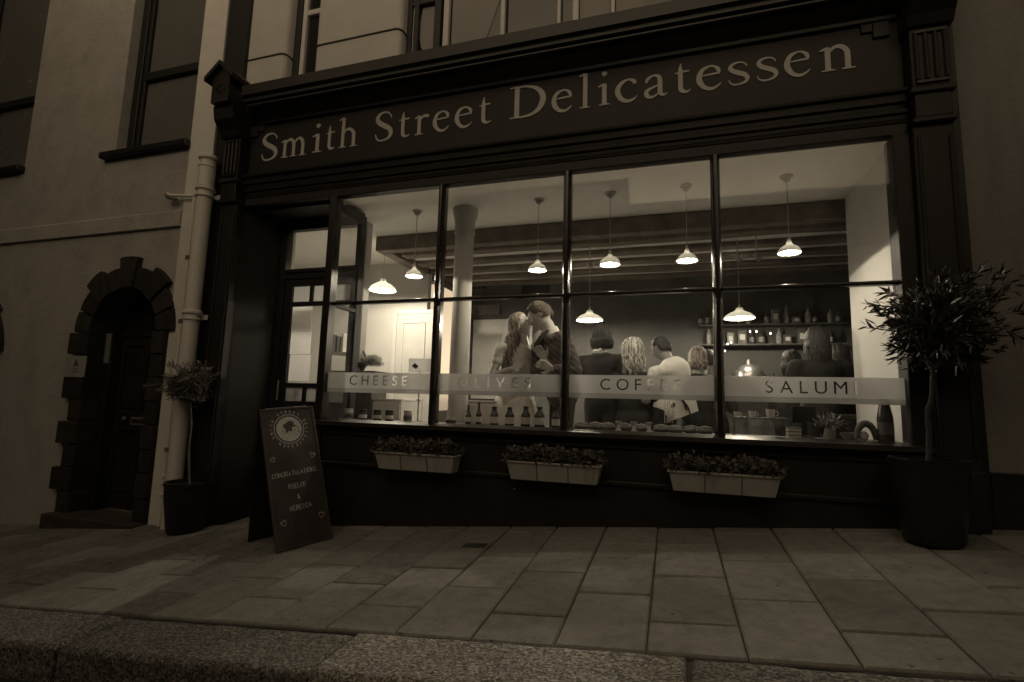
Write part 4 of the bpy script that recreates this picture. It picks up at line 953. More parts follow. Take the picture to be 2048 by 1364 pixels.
# books / boxes
for k, (v0, v1) in enumerate(((848, 853), (854, 860), (861, 868))):
    a, b = at(1575, v0, .14), at(1601, v1, .14)
    o = thing('small_box', ['pale small box on top of the pile of three', 'pale small box in the middle of the pile of three', 'pale small box at the bottom of the pile of three'][k], 'box', ((a.x+b.x)/2, .17, b.z), 'pile of three pale boxes in the right bay')
    z0 = Zs+(2-k)*.0245; nbox('box_base', M['shelf'], o, a.x, b.x, .12, .20, z0, z0+.018, .001); nbox('box_lid', M['wood_mid'], o, a.x-.001, b.x+.001, .119, .201, z0+.0181, z0+.0243, .001)
a, b = at(1583, 812, .42), at(1634, 862, .42)
o = thing('till_screen', 'dark upright screen standing in the right bay of the window', 'screen', ((a.x+b.x)/2, .42, Zs))
nbox('screen', M['black_wood'], o, a.x, b.x, .41, .43, a.z-.12, a.z, .004); nbox('stand', M['black_wood'], o, (a.x+b.x)/2-.02, (a.x+b.x)/2+.02, .412, .428, Zs+.011, a.z-.121, .003); nbox('foot', M['black_wood'], o, (a.x+b.x)/2-.05, (a.x+b.x)/2+.05, .36, .46, Zs, Zs+.01, .003)
p = at(1657, 850, .22); p.z = Zs
vs_ = thing('vase', 'squat glass vase in the right bay holding drooping flowers', 'vase', p)
bm = bmesh.new(); lathe(bm, [(.03, 0), (.036, .02), (.028, .06), (.03, .075)], p, 16); obj('glass', bm, M['glass_pale'], vs_, smooth=True)
fv = thing('cut_flowers', 'loose drooping flowers standing in the glass vase', 'flowers', p+Vector((0, 0, .07))); spray('petals', p+Vector((0, 0, .08)), (.11, .06, .08), 140, M['straw'], 9, fv, .05, .008)
bm = bmesh.new()
for k in range(9):
    an = rnd.uniform(0, 6.28); tube(bm, [p+Vector((0, 0, .05)), p+Vector((math.cos(an)*.04, math.sin(an)*.02, .12)), p+Vector((math.cos(an)*.10, math.sin(an)*.04, .13))], .002, 5)
obj('stems', bm, M['straw'], fv)
# a pack of biscuits in clear wrap + bowl + round loaf + churn bottle
p = at(1700, 858, .2); p.z = Zs
o = thing('glass_bowl', 'low glass bowl between the flowers and the round loaf', 'bowl', p); bm = bmesh.new(); lathe(bm, [(.03, 0), (.05, .02), (.062, .05), (.057, .05), (.045, .02), (.025, .006)], p, 20); obj('bowl', bm, M['glass_pale'], o, smooth=True)
bm = bmesh.new(); ellipsoid(bm, p+Vector((0, 0, .035)), (.048, .048, .022), 2); obj('contents', bm, M['bread'], o, smooth=True)
a, b = at(1668, 828, .33), at(1712, 862, .33)
o = thing('biscuit_box', 'dark patterned box behind the glass bowl', 'box', (a.x, .35, Zs)); nbox('box_base', M['wicker'], o, a.x, b.x, .32, .40, Zs, a.z-.03, .003); nbox('box_lid', M['wood_mid'], o, a.x-.003, b.x+.003, .317, .403, a.z-.0295, a.z, .003)
p = at(1733, 884, .12); p.z = Zs
o = thing('twisted_loaf', 'dark arched loaf standing on end beside the tall churn bottle', 'loaf', p); bm = bmesh.new()
tube(bm, [p+Vector((-math.cos(q)*.055, 0, math.sin(q)*.105+.012)) for q in [math.pi*k/14 for k in range(15)]], [.016+.007*math.sin(math.pi*k/14) for k in range(15)], 12)
for v in bm.verts: v.co.z = max(v.co.z, Zs+.0005); v.co += Vector((0, 0, 0))
obj('crust', bm, M['bread'], o, smooth=True); bm = bmesh.new(); ellipsoid(bm, p+Vector((-.01, .01, .035)), (.028, .02, .033), 2); obj('paper_roll', bm, M['paper'], o, smooth=True)
p = at(1773, 884, .10); p.z = Zs
o = thing('churn_bottle', 'large dark bottle shaped like a milk churn against the white wall', 'bottle', p); bm = bmesh.new()
k = (at(1790, 850, .1).x-at(1757, 850, .1).x)/2
lathe(bm, [(k*.95, 0), (k, .01), (k, .155), (k*.93, .175), (k*.66, .245), (k*.62, .262)], p, 24); obj('glass', bm, M['glass_jar'], o, smooth=True)
bm = bmesh.new(); lathe(bm, [(k*.60, .2625), (k*.72, .265), (k*.74, .278), (k*.70, .283)], p, 24); obj('cap', bm, M['lid'], o, smooth=True)
bm = bmesh.new(); lathe(bm, [(k*1.01, .05), (k*1.01, .13)], p, 24, cap=False); obj('label', bm, M['wood_mid'], o, smooth=True)
# coffee machine deep right
a, b = at(1468, 712, 2.3), at(1548, 748, 2.3)
cm = thing('coffee_machine', 'domed steel coffee machine on the back counter', 'coffee machine', ((a.x+b.x)/2, 2.6, 1.02)); zc = 1.021
nbox('body', M['grey_cloth'], cm, a.x, b.x, 2.5, 2.85, zc, zc+.2, .02)
bm = bmesh.new(); lathe(bm, [(.16, .201), (.155, .26), (.11, .32), (.03, .35), (.02, .40), (.0001, .41)], ((a.x+b.x)/2, 2.68, zc), 24); obj('dome', bm, M['metal'], cm, smooth=True)
for q in (-.09, .09): bm = bmesh.new(); tube(bm, [((a.x+b.x)/2+q, 2.50, zc+.12), ((a.x+b.x)/2+q, 2.44, zc+.11), ((a.x+b.x)/2+q, 2.38, zc+.09)], .012, 8); obj('group_handle', bm, M['metal'], cm, smooth=True)

# ================================================================== PEOPLE
def head_geo(bm, c, face, up, s=1.0):
    f = Vector(face).normalized(); u = Vector(up); u = (u-f*u.dot(f)).normalized(); r = f.cross(u).normalized()
    q = bmesh.ops.create_icosphere(bm, subdivisions=5, radius=1)
    g = lambda a, b, sa, sb: math.exp(-(a/sa)**2-(b/sb)**2)
    for v in q['verts']:
        n = v.co.copy(); x, y_, z_ = n.x*.074, n.y*.094, n.z*.114
        if n.z < 0:
            t = -n.z; x *= 1-.30*t**1.3; y_ *= (1-.10*t) if y_ > 0 else (1-.55*t)
        if n.y > 0:
            y_ -= .010*max(0, n.y-.75)*4*.5
            y_ += .030*g(x, z_+.016, .013, .020)+.014*g(x, z_-.008, .009, .022)
            y_ -= .011*g(abs(x)-.031, z_-.010, .014, .012); y_ += .006*g(x, z_-.036, .05, .012)
            y_ += .009*g(x, z_+.048, .020, .006)+.008*g(x, z_+.060, .017, .006); y_ += .013*g(x, z_+.090, .022, .016)
            y_ += .004*g(abs(x)-.04, z_+.02, .02, .02)
        v.co = Vector(c)+(r*x+f*y_+u*z_)*s
    for sx in (-1, 1):
        rot = Matrix((r, f, u)).transposed()
        ellipsoid(bm, Vector(c)+(r*(.074*sx)-f*.008-u*.005)*s, (.010*s, .018*s, .032*s), 2, rot)
    return r, f, u
def hand_geo(bm, wrist, d, palm_n, s=1.0, curl=.5, side=1):
    d = Vector(d).normalized(); n = Vector(palm_n); n = (n-d*n.dot(d)).normalized(); t = d.cross(n).normalized()*side
    w_ = Vector(wrist)
    for k in range(4): capsule(bm, w_, w_+(d*.075+t*(k-1.5)*.019)*s, .017*s, .012*s, 8)
    for k, L in enumerate((.066, .078, .074, .058)):
        p = w_+(d*.08+t*(1.5-k)*.020)*s; dd = d.copy()
        for j, fr in enumerate((.42, .33, .25)):
            a_ = curl*(.35+.45*j); dd = (d*math.cos(a_)+n*math.sin(a_)).normalized(); q = p+dd*L*fr*s
            capsule(bm, p, q, (.0095-.001*j)*s, (.0088-.001*j)*s, 8); p = q
    p = w_+(d*.025+t*.022)*s; dd = (d*.6+t*.7+n*.25).normalized(); q = p+dd*.038*s; capsule(bm, p, q, .012*s, .0105*s, 8)
    dd = (d*.85+t*.3+n*.3).normalized(); capsule(bm, q, q+dd*.028*s, .0105*s, .009*s, 8)
def remesh(name, bm, m, parent, vox=.009, smooth=2, disp=0):
    me = bpy.data.meshes.new(name); bm.to_mesh(me); bm.free(); o = bpy.data.objects.new(name, me); C.objects.link(o)
    md = o.modifiers.new('r', 'REMESH'); md.mode = 'VOXEL'; md.voxel_size = vox; md.use_smooth_shade = True
    sm = o.modifiers.new('s', 'SMOOTH'); sm.iterations = smooth; sm.factor = .5
    bpy.context.view_layer.update()
    me2 = bpy.data.meshes.new_from_object(o.evaluated_get(bpy.context.evaluated_depsgraph_get())); me2.name = name
    bpy.data.objects.remove(o); bpy.data.meshes.remove(me)
    if disp:
        for v in me2.vertices:
            n_ = noise.noise(v.co*9)*.6+noise.noise(Vector((v.co.x*16, v.co.y*16, v.co.z*26)))*.6
            v.co += v.normal*n_*disp
    me2.materials.clear(); return obj(name, me2, m, parent, smooth=True, ang=180)
def person(label, x, y_, hip, head, face, up, yawdir, shw=.19, arms=(), skin='skin', top='black_cloth', legs='black_cloth', hs=1.0, chest=None, vox=.010, skirt=False, group=None, sleeves=True, topname='jacket', bulk=1.0, disp=.004):
    """joints in world metres; arms: (shoulder, elbow, wrist, handdir, palm normal, curl)"""
    t = thing('person', label, 'person', (x, y_, 0), group)
    fd = Vector(yawdir).normalized(); sd_ = fd.cross(Vector((0, 0, 1)))
    head = Vector(head); fv_ = Vector(face).normalized(); upn = Vector(up).normalized()
    hipv = Vector((x, y_, hip)); neck = head-upn*.13*hs-fv_*.025*hs
    chest = Vector(chest) if chest else (neck*.62+hipv*.38)
    nb_ = neck-(neck-chest).normalized()*.07
    bm = bmesh.new(); head_geo(bm, head, face, up, hs)
    capsule(bm, neck+upn*.05, nb_, .052*hs, .060*hs, 14)
    yawrot = Matrix((sd_, fd, Vector((0, 0, 1)))).transposed()
    torso = [(nb_-Vector((0, 0, .045)), (shw*.86, .085, .055)), (chest+(nb_-chest)*.35, (shw*.95, .115, .12)), (chest, (.165, .115, .15)), ((chest+hipv)/2, (.145, .105, .16)), (hipv, (.168, .125, .15))]
    def tor(b, k, ex=0):
        for c_, r_ in torso: ellipsoid(b, c_, tuple(q*k+ex for q in r_), 3, yawrot)
    tor(bm, .94)
    ank = []
    for sx in (-1, 1):
        h_ = hipv+sd_*.09*sx-Vector((0, 0, .03)); kn = hipv+sd_*.10*sx+fd*.02; kn.z = hip*.53; an = Vector((hipv.x, hipv.y, .08))+sd_*.11*sx; ank.append((h_, kn, an))
        capsule(bm, h_, kn, .082, .052, 12); capsule(bm, kn, an, .054, .036, 12); capsule(bm, an-Vector((0, 0, .035)), an+fd*.15-Vector((0, 0, .05)), .038, .030, 10)
    for (sh, el, wr, hd, pn, cu, sdn) in arms:
        capsule(bm, sh, el, .046, .038, 12); capsule(bm, el, wr, .038, .025, 12); hand_geo(bm, wr, hd, pn, .95*hs, cu, sdn)
    remesh('body', bm, M[skin], t, vox)
    eb = bmesh.new(); r_, f_, u_ = fv_.cross((upn-fv_*upn.dot(fv_)).normalized()), fv_, (upn-fv_*upn.dot(fv_)).normalized()
    for sx in (-1, 1): ellipsoid(eb, head+(r_*(.030*sx)+f_*.0815+u_*.009)*hs, (.010*hs, .005*hs, .0028*hs), 2, Matrix((r_, f_, u_)).transposed())
    obj('eyes', eb, M['hair_dark'], t, smooth=True)
    bm = bmesh.new(); tor(bm, bulk*1.03, .006)
    for (sh, el, wr, hd, pn, cu, sdn) in arms:
        sh, el, wr = Vector(sh), Vector(el), Vector(wr)
        if sleeves: capsule(bm, sh, el, .062*bulk, .052*bulk, 14); capsule(bm, el, el+(wr-el)*.88, .052*bulk, .040*bulk, 14)
        else: capsule(bm, sh, sh+(el-sh)*.45, .060, .058, 14)
    if sleeves or shw > .16:
        for (sh, *_r) in arms: capsule(bm, nb_-Vector((0, 0, .03)), sh, .055, .062*bulk, 12)
    remesh(topname, bm, M[top], t, max(vox*1.25, .0105), 2, disp)
    bm = bmesh.new()
    if skirt:
        lathe(bm, [(.16, hip+.05), (.20, hip-.1), (.27, .6), (.36, .05), (.34, .04)], (x, y_, 0), 40)
        for v in bm.verts: a_ = math.atan2(v.co.y-y_, v.co.x-x); k = 1+.07*math.sin(a_*11)*max(0, (hip-v.co.z)); v.co.x = x+(v.co.x-x)*k; v.co.y = y_+(v.co.y-y_)*k*.8
        obj('skirt', bm, M[legs], t, smooth=True, ang=180)
    else:
        ellipsoid(bm, hipv, (.178, .135, .15), 3, yawrot)
        for h_, kn, an in ank: capsule(bm, h_, kn, .095, .068, 12); capsule(bm, kn, an+Vector((0, 0, .0)), .068, .055, 12)
        remesh('trousers', bm, M[legs], t, .014, 2)
        bm = bmesh.new()
        for h_, kn, an in ank: capsule(bm, an-Vector((0, 0, .035)), an+fd*.16-Vector((0, 0, .045)), .045, .036, 10)
        for v in bm.verts: v.co.z = max(v.co.z, .001)
        obj('shoes', bm, M['black_wood'], t, smooth=True)
    return t, (head, r_, f_, u_, neck, chest, sd_, fd)
def hair_cap(t, H_, m, s=1.0, front=.55, low=-.1, thick=.014, name='hair', vol=1.0):
    head, r, f, u = H_[:4]; bm = bmesh.new(); q = bmesh.ops.create_icosphere(bm, subdivisions=4, radius=1)
    dele = []
    for v in bm.verts:
        n = v.co.copy()
        lim = front if n.z > .25 else (-.05 if n.z > -.1 else -.25)
        if n.y > lim+.25*max(0, n.z) + .4*max(0, n.z-.5) and not n.z > .72: dele.append(v)
        elif n.z < low-.35: dele.append(v)
        k = 1+noise.noise(n*5)*.04
        x, y_, z_ = n.x*(.074+thick*vol), n.y*(.094+thick*vol), n.z*(.114+thick*vol)
        v.co = head+(r*x+f*(y_-.002)+u*(z_+.003))*s*k
    bmesh.ops.delete(bm, geom=dele, context='VERTS')
    o = obj(name, bm, M[m], t, smooth=True, ang=180); so = o.modifiers.new('s', 'SOLIDIFY'); so.thickness = .012*s; so.offset = -1; return o
def strands(t, H_, m, n, length, seedv, wave=.012, rad=.009, back=1.0, s=1.0, name='hair_strands', spread=1.0, tilt=(0, 0, 0), azr=(0.25, 1.0)):
    """locks that start on the crown and fall down the back and sides of the head"""
    head, r, f, u = H_[:4]; rg = random.Random(seedv); bm = bmesh.new(); dn = Vector((0, 0, -1))+Vector(tilt)
    for i in range(n):
        az = rg.choice((-1, 1))*rg.uniform(azr[0], azr[1])*math.pi; el = rg.uniform(.05, 1.5)
        d = (f*math.cos(az)+r*math.sin(az))*math.cos(el)+u*math.sin(el)
        out_ = (f*math.cos(az)+r*math.sin(az))
        p = head+(r*d.dot(r)*.082+f*d.dot(f)*.102+u*d.dot(u)*.120)*s
        edge = head+(r*out_.dot(r)*.087*spread+f*out_.dot(f)*.106*spread)*s - u*.01
        L = length*rg.uniform(.75, 1.08); ph = rg.uniform(0, 6.28); pts = [p]; n2 = 9
        lift = rg.uniform(1.0, 1.06)
        for q_ in (.72, .42, .15):
            e_ = el*q_; dd = out_*math.cos(e_)+u*math.sin(e_)
            if el > .25: pts.append(head+(r*dd.dot(r)*.084+f*dd.dot(f)*.104+u*dd.dot(u)*.122)*s*lift)
        pts.append(edge-u*.02)
        side = out_.cross(Vector((0, 0, 1)))
        for k in range(1, n2+1):
            a_ = k/n2; pts.append(edge-u*.02+dn*L*a_+out_*(.006*math.sin(a_*2.4)*spread-.02*a_*a_+math.sin(ph+a_*9)*wave)+side*math.cos(ph+a_*8)*wave)
        rr_ = [rad*rg.uniform(.7, 1.1)*(1-.75*(k/(len(pts)-1))**3) for k in range(len(pts))]
        bm.faces.ensure_lookup_table(); n0 = len(bm.faces); tube(bm, pts, rr_, 5); bm.faces.ensure_lookup_table(); mi = rg.choice((0, 0, 1, 1, 2))
        for fi in range(n0, len(bm.faces)): bm.faces[fi].material_index = mi
    o = obj(name, bm, M[m], t, smooth=True, ang=180); o.data.materials.append(M[m+'_low']); o.data.materials.append(M[m+'_high']); return o
def short_hair(t, H_, m, n, seedv, L=.03, s=1.0, front=.35):
    head, r, f, u = H_[:4]; rg = random.Random(seedv); bm = bmesh.new()
    for i in range(n):
        d = Vector((rg.gauss(0, 1), rg.gauss(0, 1), rg.gauss(0, 1))).normalized()
        if d.z < -.35 or (d.y > front and d.z < .55) or (d.y > -.05 and d.z < .1) : continue
        p = head+(r*d.x*.080+f*d.y*.100+u*d.z*.120)*s; nn = (r*d.x+f*d.y+u*d.z); tg = (-f*.9+u*.15+r*d.x*.5 if d.z < .55 else f*.7+r*.5); tg = (tg-nn*tg.dot(nn)).normalized(); dirn = (nn*.28+tg+Vector((rg.uniform(-.3, .3), rg.uniform(-.3, .3), rg.uniform(-.2, .3)))).normalized()
        tube(bm, [p-dirn*.006, p+dirn*L*.5+nn*.003, p+dirn*L*rg.uniform(.6, 1.1)-nn*.002], [.0035, .0032, .0008], 4)
    return obj('hair_strands', bm, M[m], t, smooth=True, ang=180)

W3 = lambda u, v, y_: at(u, v, y_)
# bride, seen from her right, face lifted to the man's
YBr = .78
hd = W3(1041, 651, YBr); fc = Vector((.93, -.12, .36)); upd = Vector((-.42, 0, .91))
shR = W3(1003, 698, YBr-.10); shL = W3(1040, 700, YBr+.20); elR = W3(984, 752, YBr-.14); wrR = W3(1022, 738, YBr-.22)
t, Hh = person('bride with long wavy brown hair and pale dress, lifting her face to kiss the man', hd.x-.05, YBr+.04, .93, hd, fc, upd, (.9, -.35, 0), .165,
    [(shR, elR, wrR, (.85, .05, .42), (.1, -1, .3), .9, 1), (shL, W3(1060, 745, YBr+.12), W3(1068, 715, YBr-.02), (.6, -.2, .7), (0, -1, 0), .8, -1)],
    top='dress', legs='dress', hs=1.10, skirt=True, sleeves=False, topname='dress_bodice', vox=.0062, disp=.010)
hair_cap(t, Hh, 'hair_brown', 1.10, front=.38, thick=.006); strands(t, Hh, 'hair_brown', 420, .40, 3, wave=.026, rad=.0065, s=1.10, tilt=(-.10, -.10, 0), azr=(.44, 1.0), spread=1.12)
# veil falling from the back of the head
bm = bmesh.new(); hv = Vector(hd)+Vector((-.075, .0, .07)); N1, N2 = 12, 22; vv = []
for j in range(N2):
    a_ = j/(N2-1); row = []
    for i in range(N1):
        b_ = i/(N1-1)-.5; row.append(bm.verts.new((hv.x-.03-.10*a_**.7+.03*math.sin(i*2.1+a_*3)*a_, hv.y+b_*(.14+.30*a_), hv.z-.62*a_)))
    vv.append(row)
for j in range(N2-1):
    for i in range(N1-1): bm.faces.new((vv[j][i], vv[j][i+1], vv[j+1][i+1], vv[j+1][i]))
o = obj('veil', bm, M['gauze'], t, smooth=True, ang=180)

# groom in a tweed jacket, bending to her
YG = .66
hd = W3(1080, 632, YG); fc = Vector((-.80, -.16, -.50)); upd = Vector((-.40, 0, .88))
shN = W3(1128, 674, YG-.15); shF = W3(1082, 682, YG+.18); elN = W3(1153, 742, YG-.16); wrN = W3(1108, 738, YG-.24)
t, Hg = person('groom in a tweed jacket and white shirt bending his head to kiss the bride', W3(1125, 800, YG+.05).x, YG+.05, .95, hd, fc, upd, (-.85, -.5, 0), .20,
    [(shN, elN, wrN, (-.9, -.1, .35), (0, -1, -.2), .9, -1), (shF, W3(1072, 745, YG+.05), W3(1092, 722, YG-.12), (-.5, -.2, .8), (0, -1, 0), .9, 1)],
    top='tweed', legs='grey_cloth', hs=1.16, chest=W3(1118, 720, YG+.02), vox=.0065, bulk=1.08, disp=.009)
hair_cap(t, Hg, 'hair_groom', 1.16, front=.45, thick=.012); short_hair(t, Hg, 'hair_groom', 2600, 5, .030, 1.16)
bm = bmesh.new(); hh_, rr, ff, uu, nk, ch, sdv, fdv = Hg
c0 = nk-(nk-ch).normalized()*.040
lathe(bm, [(.078, -.035), (.072, .040), (.079, .041), (.088, -.030)], (0, 0, 0), 28)
ax = (nk-ch).normalized(); s_, q_ = frame_of(ax)
for v in bm.verts: v.co = c0+s_*v.co.x+q_*v.co.y+ax*v.co.z
obj('shirt_collar', bm, M['shirt'], t, smooth=True)
def onchest(dz, out_, side): return nk+fdv*out_+sdv*side+Vector((.0, 0, dz))
bm = bmesh.new(); tube(bm, [onchest(-.03, .075, 0), onchest(-.07, .105, 0), onchest(-.14, .130, 0), onchest(-.22, .135, 0)], [.030, .036, .030, .012], 10); obj('shirt_front', bm, M['shirt'], t, smooth=True)
for q in (-1, 1):
    bm = bmesh.new(); tube(bm, [onchest(-.02, .03, q*.075), onchest(-.08, .085, q*.070), onchest(-.16, .130, q*.045), onchest(-.27, .145, q*.012)], [.012, .022, .026, .010], 8); obj('lapel', bm, M['grey_cloth'], t, smooth=True)

# guests behind, facing away into the shop
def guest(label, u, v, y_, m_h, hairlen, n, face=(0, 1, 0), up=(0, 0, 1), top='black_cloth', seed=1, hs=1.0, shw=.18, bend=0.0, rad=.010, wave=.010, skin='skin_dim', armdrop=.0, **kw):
    hd = at(u, v, y_); fd = Vector(face); sd_ = Vector((fd.x, fd.y, 0)).normalized().cross(Vector((0, 0, 1)))
    hx, hy = hd.x-fd.x*bend, hd.y-fd.y*bend; hip = min(.95, hd.z-.66) if not bend else kw.pop('hip', .9)
    nk = Vector((hd.x-fd.x*.04, hd.y-fd.y*.04, hd.z-.22)); ar = []
    for sx in (-1, 1):
        sh = nk+sd_*shw*sx*1.02+Vector((-fd.x*bend*.2, -fd.y*bend*.2, -.03)); el = sh+sd_*.05*sx+Vector((fd.x*.06, fd.y*.06, -.27)); wr = el+Vector((fd.x*.22, fd.y*.22, .02))-sd_*.06*sx
        ar.append((sh, el, wr, tuple(fd), (0, 0, -1), .6, sx))
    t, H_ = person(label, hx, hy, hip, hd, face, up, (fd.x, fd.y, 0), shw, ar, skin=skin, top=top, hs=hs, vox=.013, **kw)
    hair_cap(t, H_, m_h, hs, front=.5, thick=.004 if hairlen > .05 else .010)
    if hairlen > .05: strands(t, H_, m_h, n, hairlen, seed, wave=wave, rad=rad, s=hs, azr=(.30, 1.0))
    else: short_hair(t, H_, m_h, n, seed, .022, hs)
    return t, H_
t, H_ = guest('guest with tousled dark hair standing behind the groom, back turned', 1204, 672, 1.30, 'hair_dark', .10, 420, face=(.25, .95, 0), seed=21, rad=.0045, wave=.022, hs=1.05, shw=.20)
bm = bmesh.new(); p = at(1190, 701, 1.13); tube(bm, [p+Vector((-.02, 0, -.012)), p+Vector((.0, 0, .0)), p+Vector((.03, 0, -.004)), p+Vector((.06, 0, .018))], [.012, .016, .012, .010], 8); obj('hair_clip', bm, M['shirt'], t, smooth=True)
guest('woman with straight blonde hair seen from behind between two other guests', 1266, 704, 1.25, 'hair_blond', .20, 380, face=(.1, 1, 0), seed=22, wave=.012, rad=.0072, hs=1.22, top='black_cloth', shw=.17)
hdv = at(1322, 697, 1.35)
t, H_ = guest('barista in a white T-shirt with dark apron ties, bending over the counter', 1322, 697, 1.35, 'hair_dark', .0, 900, face=(-.80, .45, -.30), up=(-.3, .2, .93), seed=23, top='shirt', legs='black_cloth', shw=.19, skin='skin_dim', hs=1.0, bend=.02, chest=at(1352, 745, 1.35), sleeves=False, topname='t_shirt', hip=.84)
bx0 = at(1368, 815, 1.16)
# apron skirt, its stripes and tied strings
def panel_px(name, m_, pts, y_, th, par):
    P_ = [at(u, v, y_) for u, v in pts]; bm = bmesh.new(); prism(bm, [(p.x, p.z) for p in P_], y_, y_+th); return obj(name, bm, M[m_], par)
panel_px('shirt_tail', 'shirt', [(1352, 790), (1390, 790), (1397, 822), (1347, 840)], 1.06, .03, t)
for k in range(4): panel_px('apron_stripe', 'shelf', [(1329+k*5, 790), (1330.4+k*5, 790), (1330.4+k*5, 846), (1329+k*5, 846)], 1.05, .006, t)
bm = bmesh.new(); tube(bm, [at(1358, 795, 1.05), at(1366, 803, 1.045), at(1371, 818, 1.04), at(1374, 822, 1.045), at(1371, 808, 1.045), at(1362, 797, 1.05)], .006, 6); tube(bm, [at(1366, 800, 1.05), at(1376, 814, 1.04), at(1381, 830, 1.045)], .007, 6); obj('apron_tie', bm, M['black_cloth'], t, smooth=True)
guest('tall guest with long dark hair, a silhouette before the dim right side of the shop', 1634, 680, 1.5, 'hair_dark', .26, 420, face=(-.2, .95, 0), seed=24, rad=.005, wave=.010, hs=1.1, top='black_cloth', shw=.22, skin='skin_dim')
guest('guest in dark clothes left of the tall silhouette, near the coffee machine', 1583, 722, 2.0, 'hair_dark', .12, 260, face=(.5, .85, 0), rad=.005, seed=26, top='grey_cloth', shw=.17, hs=1.0)

# ================================================================== THE HOUSE ON THE LEFT
hse = thing('left_house', 'old rendered house with an arched stone doorway, left of the shop', 'house', (-3.5, 0, 0))
wl = [(-2.97, -1.99, 3.50, 7.5), (-5.9, -4.50, 3.52, 7.5), (-3.05, -1.94, -1.0, 1.46), (-5.62, -4.52, -1.0, 1.46)]
AX, AZ, AR = -2.475, 1.46, .50
bm = bmesh.new()
wl = [(-2.97, -1.85, 3.50, 7.5), (-5.9, -4.50, 3.52, 7.5), (AX-AR, AX+AR, -1.0, AZ+AR+.02), (AX-2.60-AR, AX-2.60+AR, -1.2, AZ+AR-.18)]
wall_with_holes(bm, -12, -1.535, -1.4, 8.5, 0.0, .35, wl)
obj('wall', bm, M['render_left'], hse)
nbox('party_strip', M['strip_paint'], hse, -1.86, -1.535, -.012, -.0005, -1, 8.4, .003)
nbox('gap_shade_strip', M['black_wood'], shop, -1.53, -1.255, .01, .06, -.6, 8, 0)  # solid black strip, the shade between the two fronts put in as colour
# thickened band above the string course
bm = bmesh.new(); profile_x(bm, [(-.001, 2.56), (-.035, 2.56), (-.03, 2.72), (-.001, 2.745)], -12, -1.862); obj('string_course', bm, M['render_left'], hse)
def arch_door(ax, az, ar, parent, detail=True):
    # voussoirs, alternately long and short
    n = 9
    for k in range(n):
        a0 = math.pi*k/n; a1 = math.pi*(k+1)/n; g = .012; ro = ar+(.27 if k in (2, 4, 6) else .20)
        if k == 4: ro = ar+.30
        pts = []
        for j in range(5): a = a0+g+(a1-a0-2*g)*j/4; pts.append((ax+math.cos(a)*(ar-.03), az+math.sin(a)*(ar-.03)))
        for j in range(5): a = a1-g-(a1-a0-2*g)*j/4; pts.append((ax+math.cos(a)*ro, az+math.sin(a)*ro))
        bm = bmesh.new(); prism(bm, pts, -.05-(.015 if k in (2, 4, 6) else 0), .36)
        bmesh.ops.bevel(bm, geom=[e for e in bm.edges if all(v.co.y < 0 for v in e.verts)], offset=.006, segments=1, affect='EDGES')
        obj('stone', bm, M['stones'][rnd.randrange(4)], parent)
    z = az-.004; k = 0
    while z > -.9:
        h = .235
        for s_ in (-1, 1):
            wd = .24 if k % 2 == 0 else .13
            xa, xb = (ax-ar-wd, ax-ar+.05) if s_ < 0 else (ax+ar-.05, ax+ar+min(wd, .10))
            zz0 = max(z-h+.008, gz(xa, 0)-.05)
            if zz0 < z-.03: nbox('stone', M['stones'][rnd.randrange(4)], parent, xa, xb, -.055-(.012 if k % 2 == 0 else 0), .34, zz0, z, .006)
        z -= h; k += 1
arch_door(AX, AZ, AR, hse)
arch_door(AX-2.60, AZ-.2, AR, hse)
# tympanum wall and the doors inside the arches
def panel_door(ax, az, ar, lab, letter=True):
    zg_ = gz(ax, 0)+.08
    d = thing('front_door', lab, 'door', (ax, .3, zg_))
    bm = bmesh.new(); pts = [(ax+math.cos(a)*(ar-.02), az+math.sin(a)*(ar-.02)) for a in [math.pi*k/16 for k in range(17)]]+[(ax-ar+.02, az-.02), (ax+ar-.02, az-.02)]
    prism(bm, pts, .27, .33); obj('fanlight', bm, M['dull_glass'], d)
    nbox('door_frame', M['door_wood'], d, ax-ar+.052, ax-ar+.11, .22, .30, zg_, az-.02); nbox('door_frame', M['door_wood'], d, ax+ar-.11, ax+ar-.052, .22, .30, zg_, az-.02)
    nbox('door_frame', M['door_wood'], d, ax-ar+.052, ax+ar-.052, .219, .30, az-.019, az+.05)
    xa, xb = ax-ar+.112, ax+ar-.112
    nbox('leaf', M['door_wood'], d, xa, xb, .262, .30, zg_+.01, az-.022)
    xm = (xa+xb)/2
    for (p0, p1) in ((xa, xa+.07), (xm-.035, xm+.035), (xb-.07, xb)): nbox('stile', M['door_wood'], d, p0, p1, .238, .2615, zg_+.01, az-.023)
    for (z0, z1) in ((zg_+.012, zg_+.16), (.42, .64), (az-.12, az-.024)):
        for (p0, p1) in ((xa+.071, xm-.036), (xm+.036, xb-.071)): nbox('rail', M['door_wood'], d, p0, p1, .24, .2615, z0, z1)
    for (z0, z1) in ((zg_+.18, .40), (.66, az-.14)):
        for (p0, p1) in ((xa+.09, xm-.055), (xm+.055, xb-.09)): nbox('door_panel', M['door_wood'], d, p0, p1, .252, .2615, z0, z1, .006)
    if letter:
        nbox('letter_plate', M['brass'], d, xm-.10, xm+.13, .232, .2375, .49, .575, .002)
        nbox('letter_flap', M['lid'], d, xm-.08, xm+.11, .2285, .2318, .51, .555, .002)
        bm = bmesh.new(); lathe(bm, [(.0001, .03), (.016, .026), (.022, .012), (.012, 0)], seg=14)
        for v in bm.verts: v.co = Vector((v.co.x+xm-.19, .2375-v.co.z, v.co.y+.555))
        obj('knob', bm, M['brass'], d, smooth=True)
    nbox('threshold', M['stone_dark'], hse, ax-ar-.14, ax+ar+.10, -.17, .30, gz(ax, -.1)-.12, zg_-.002, .01)
    return d
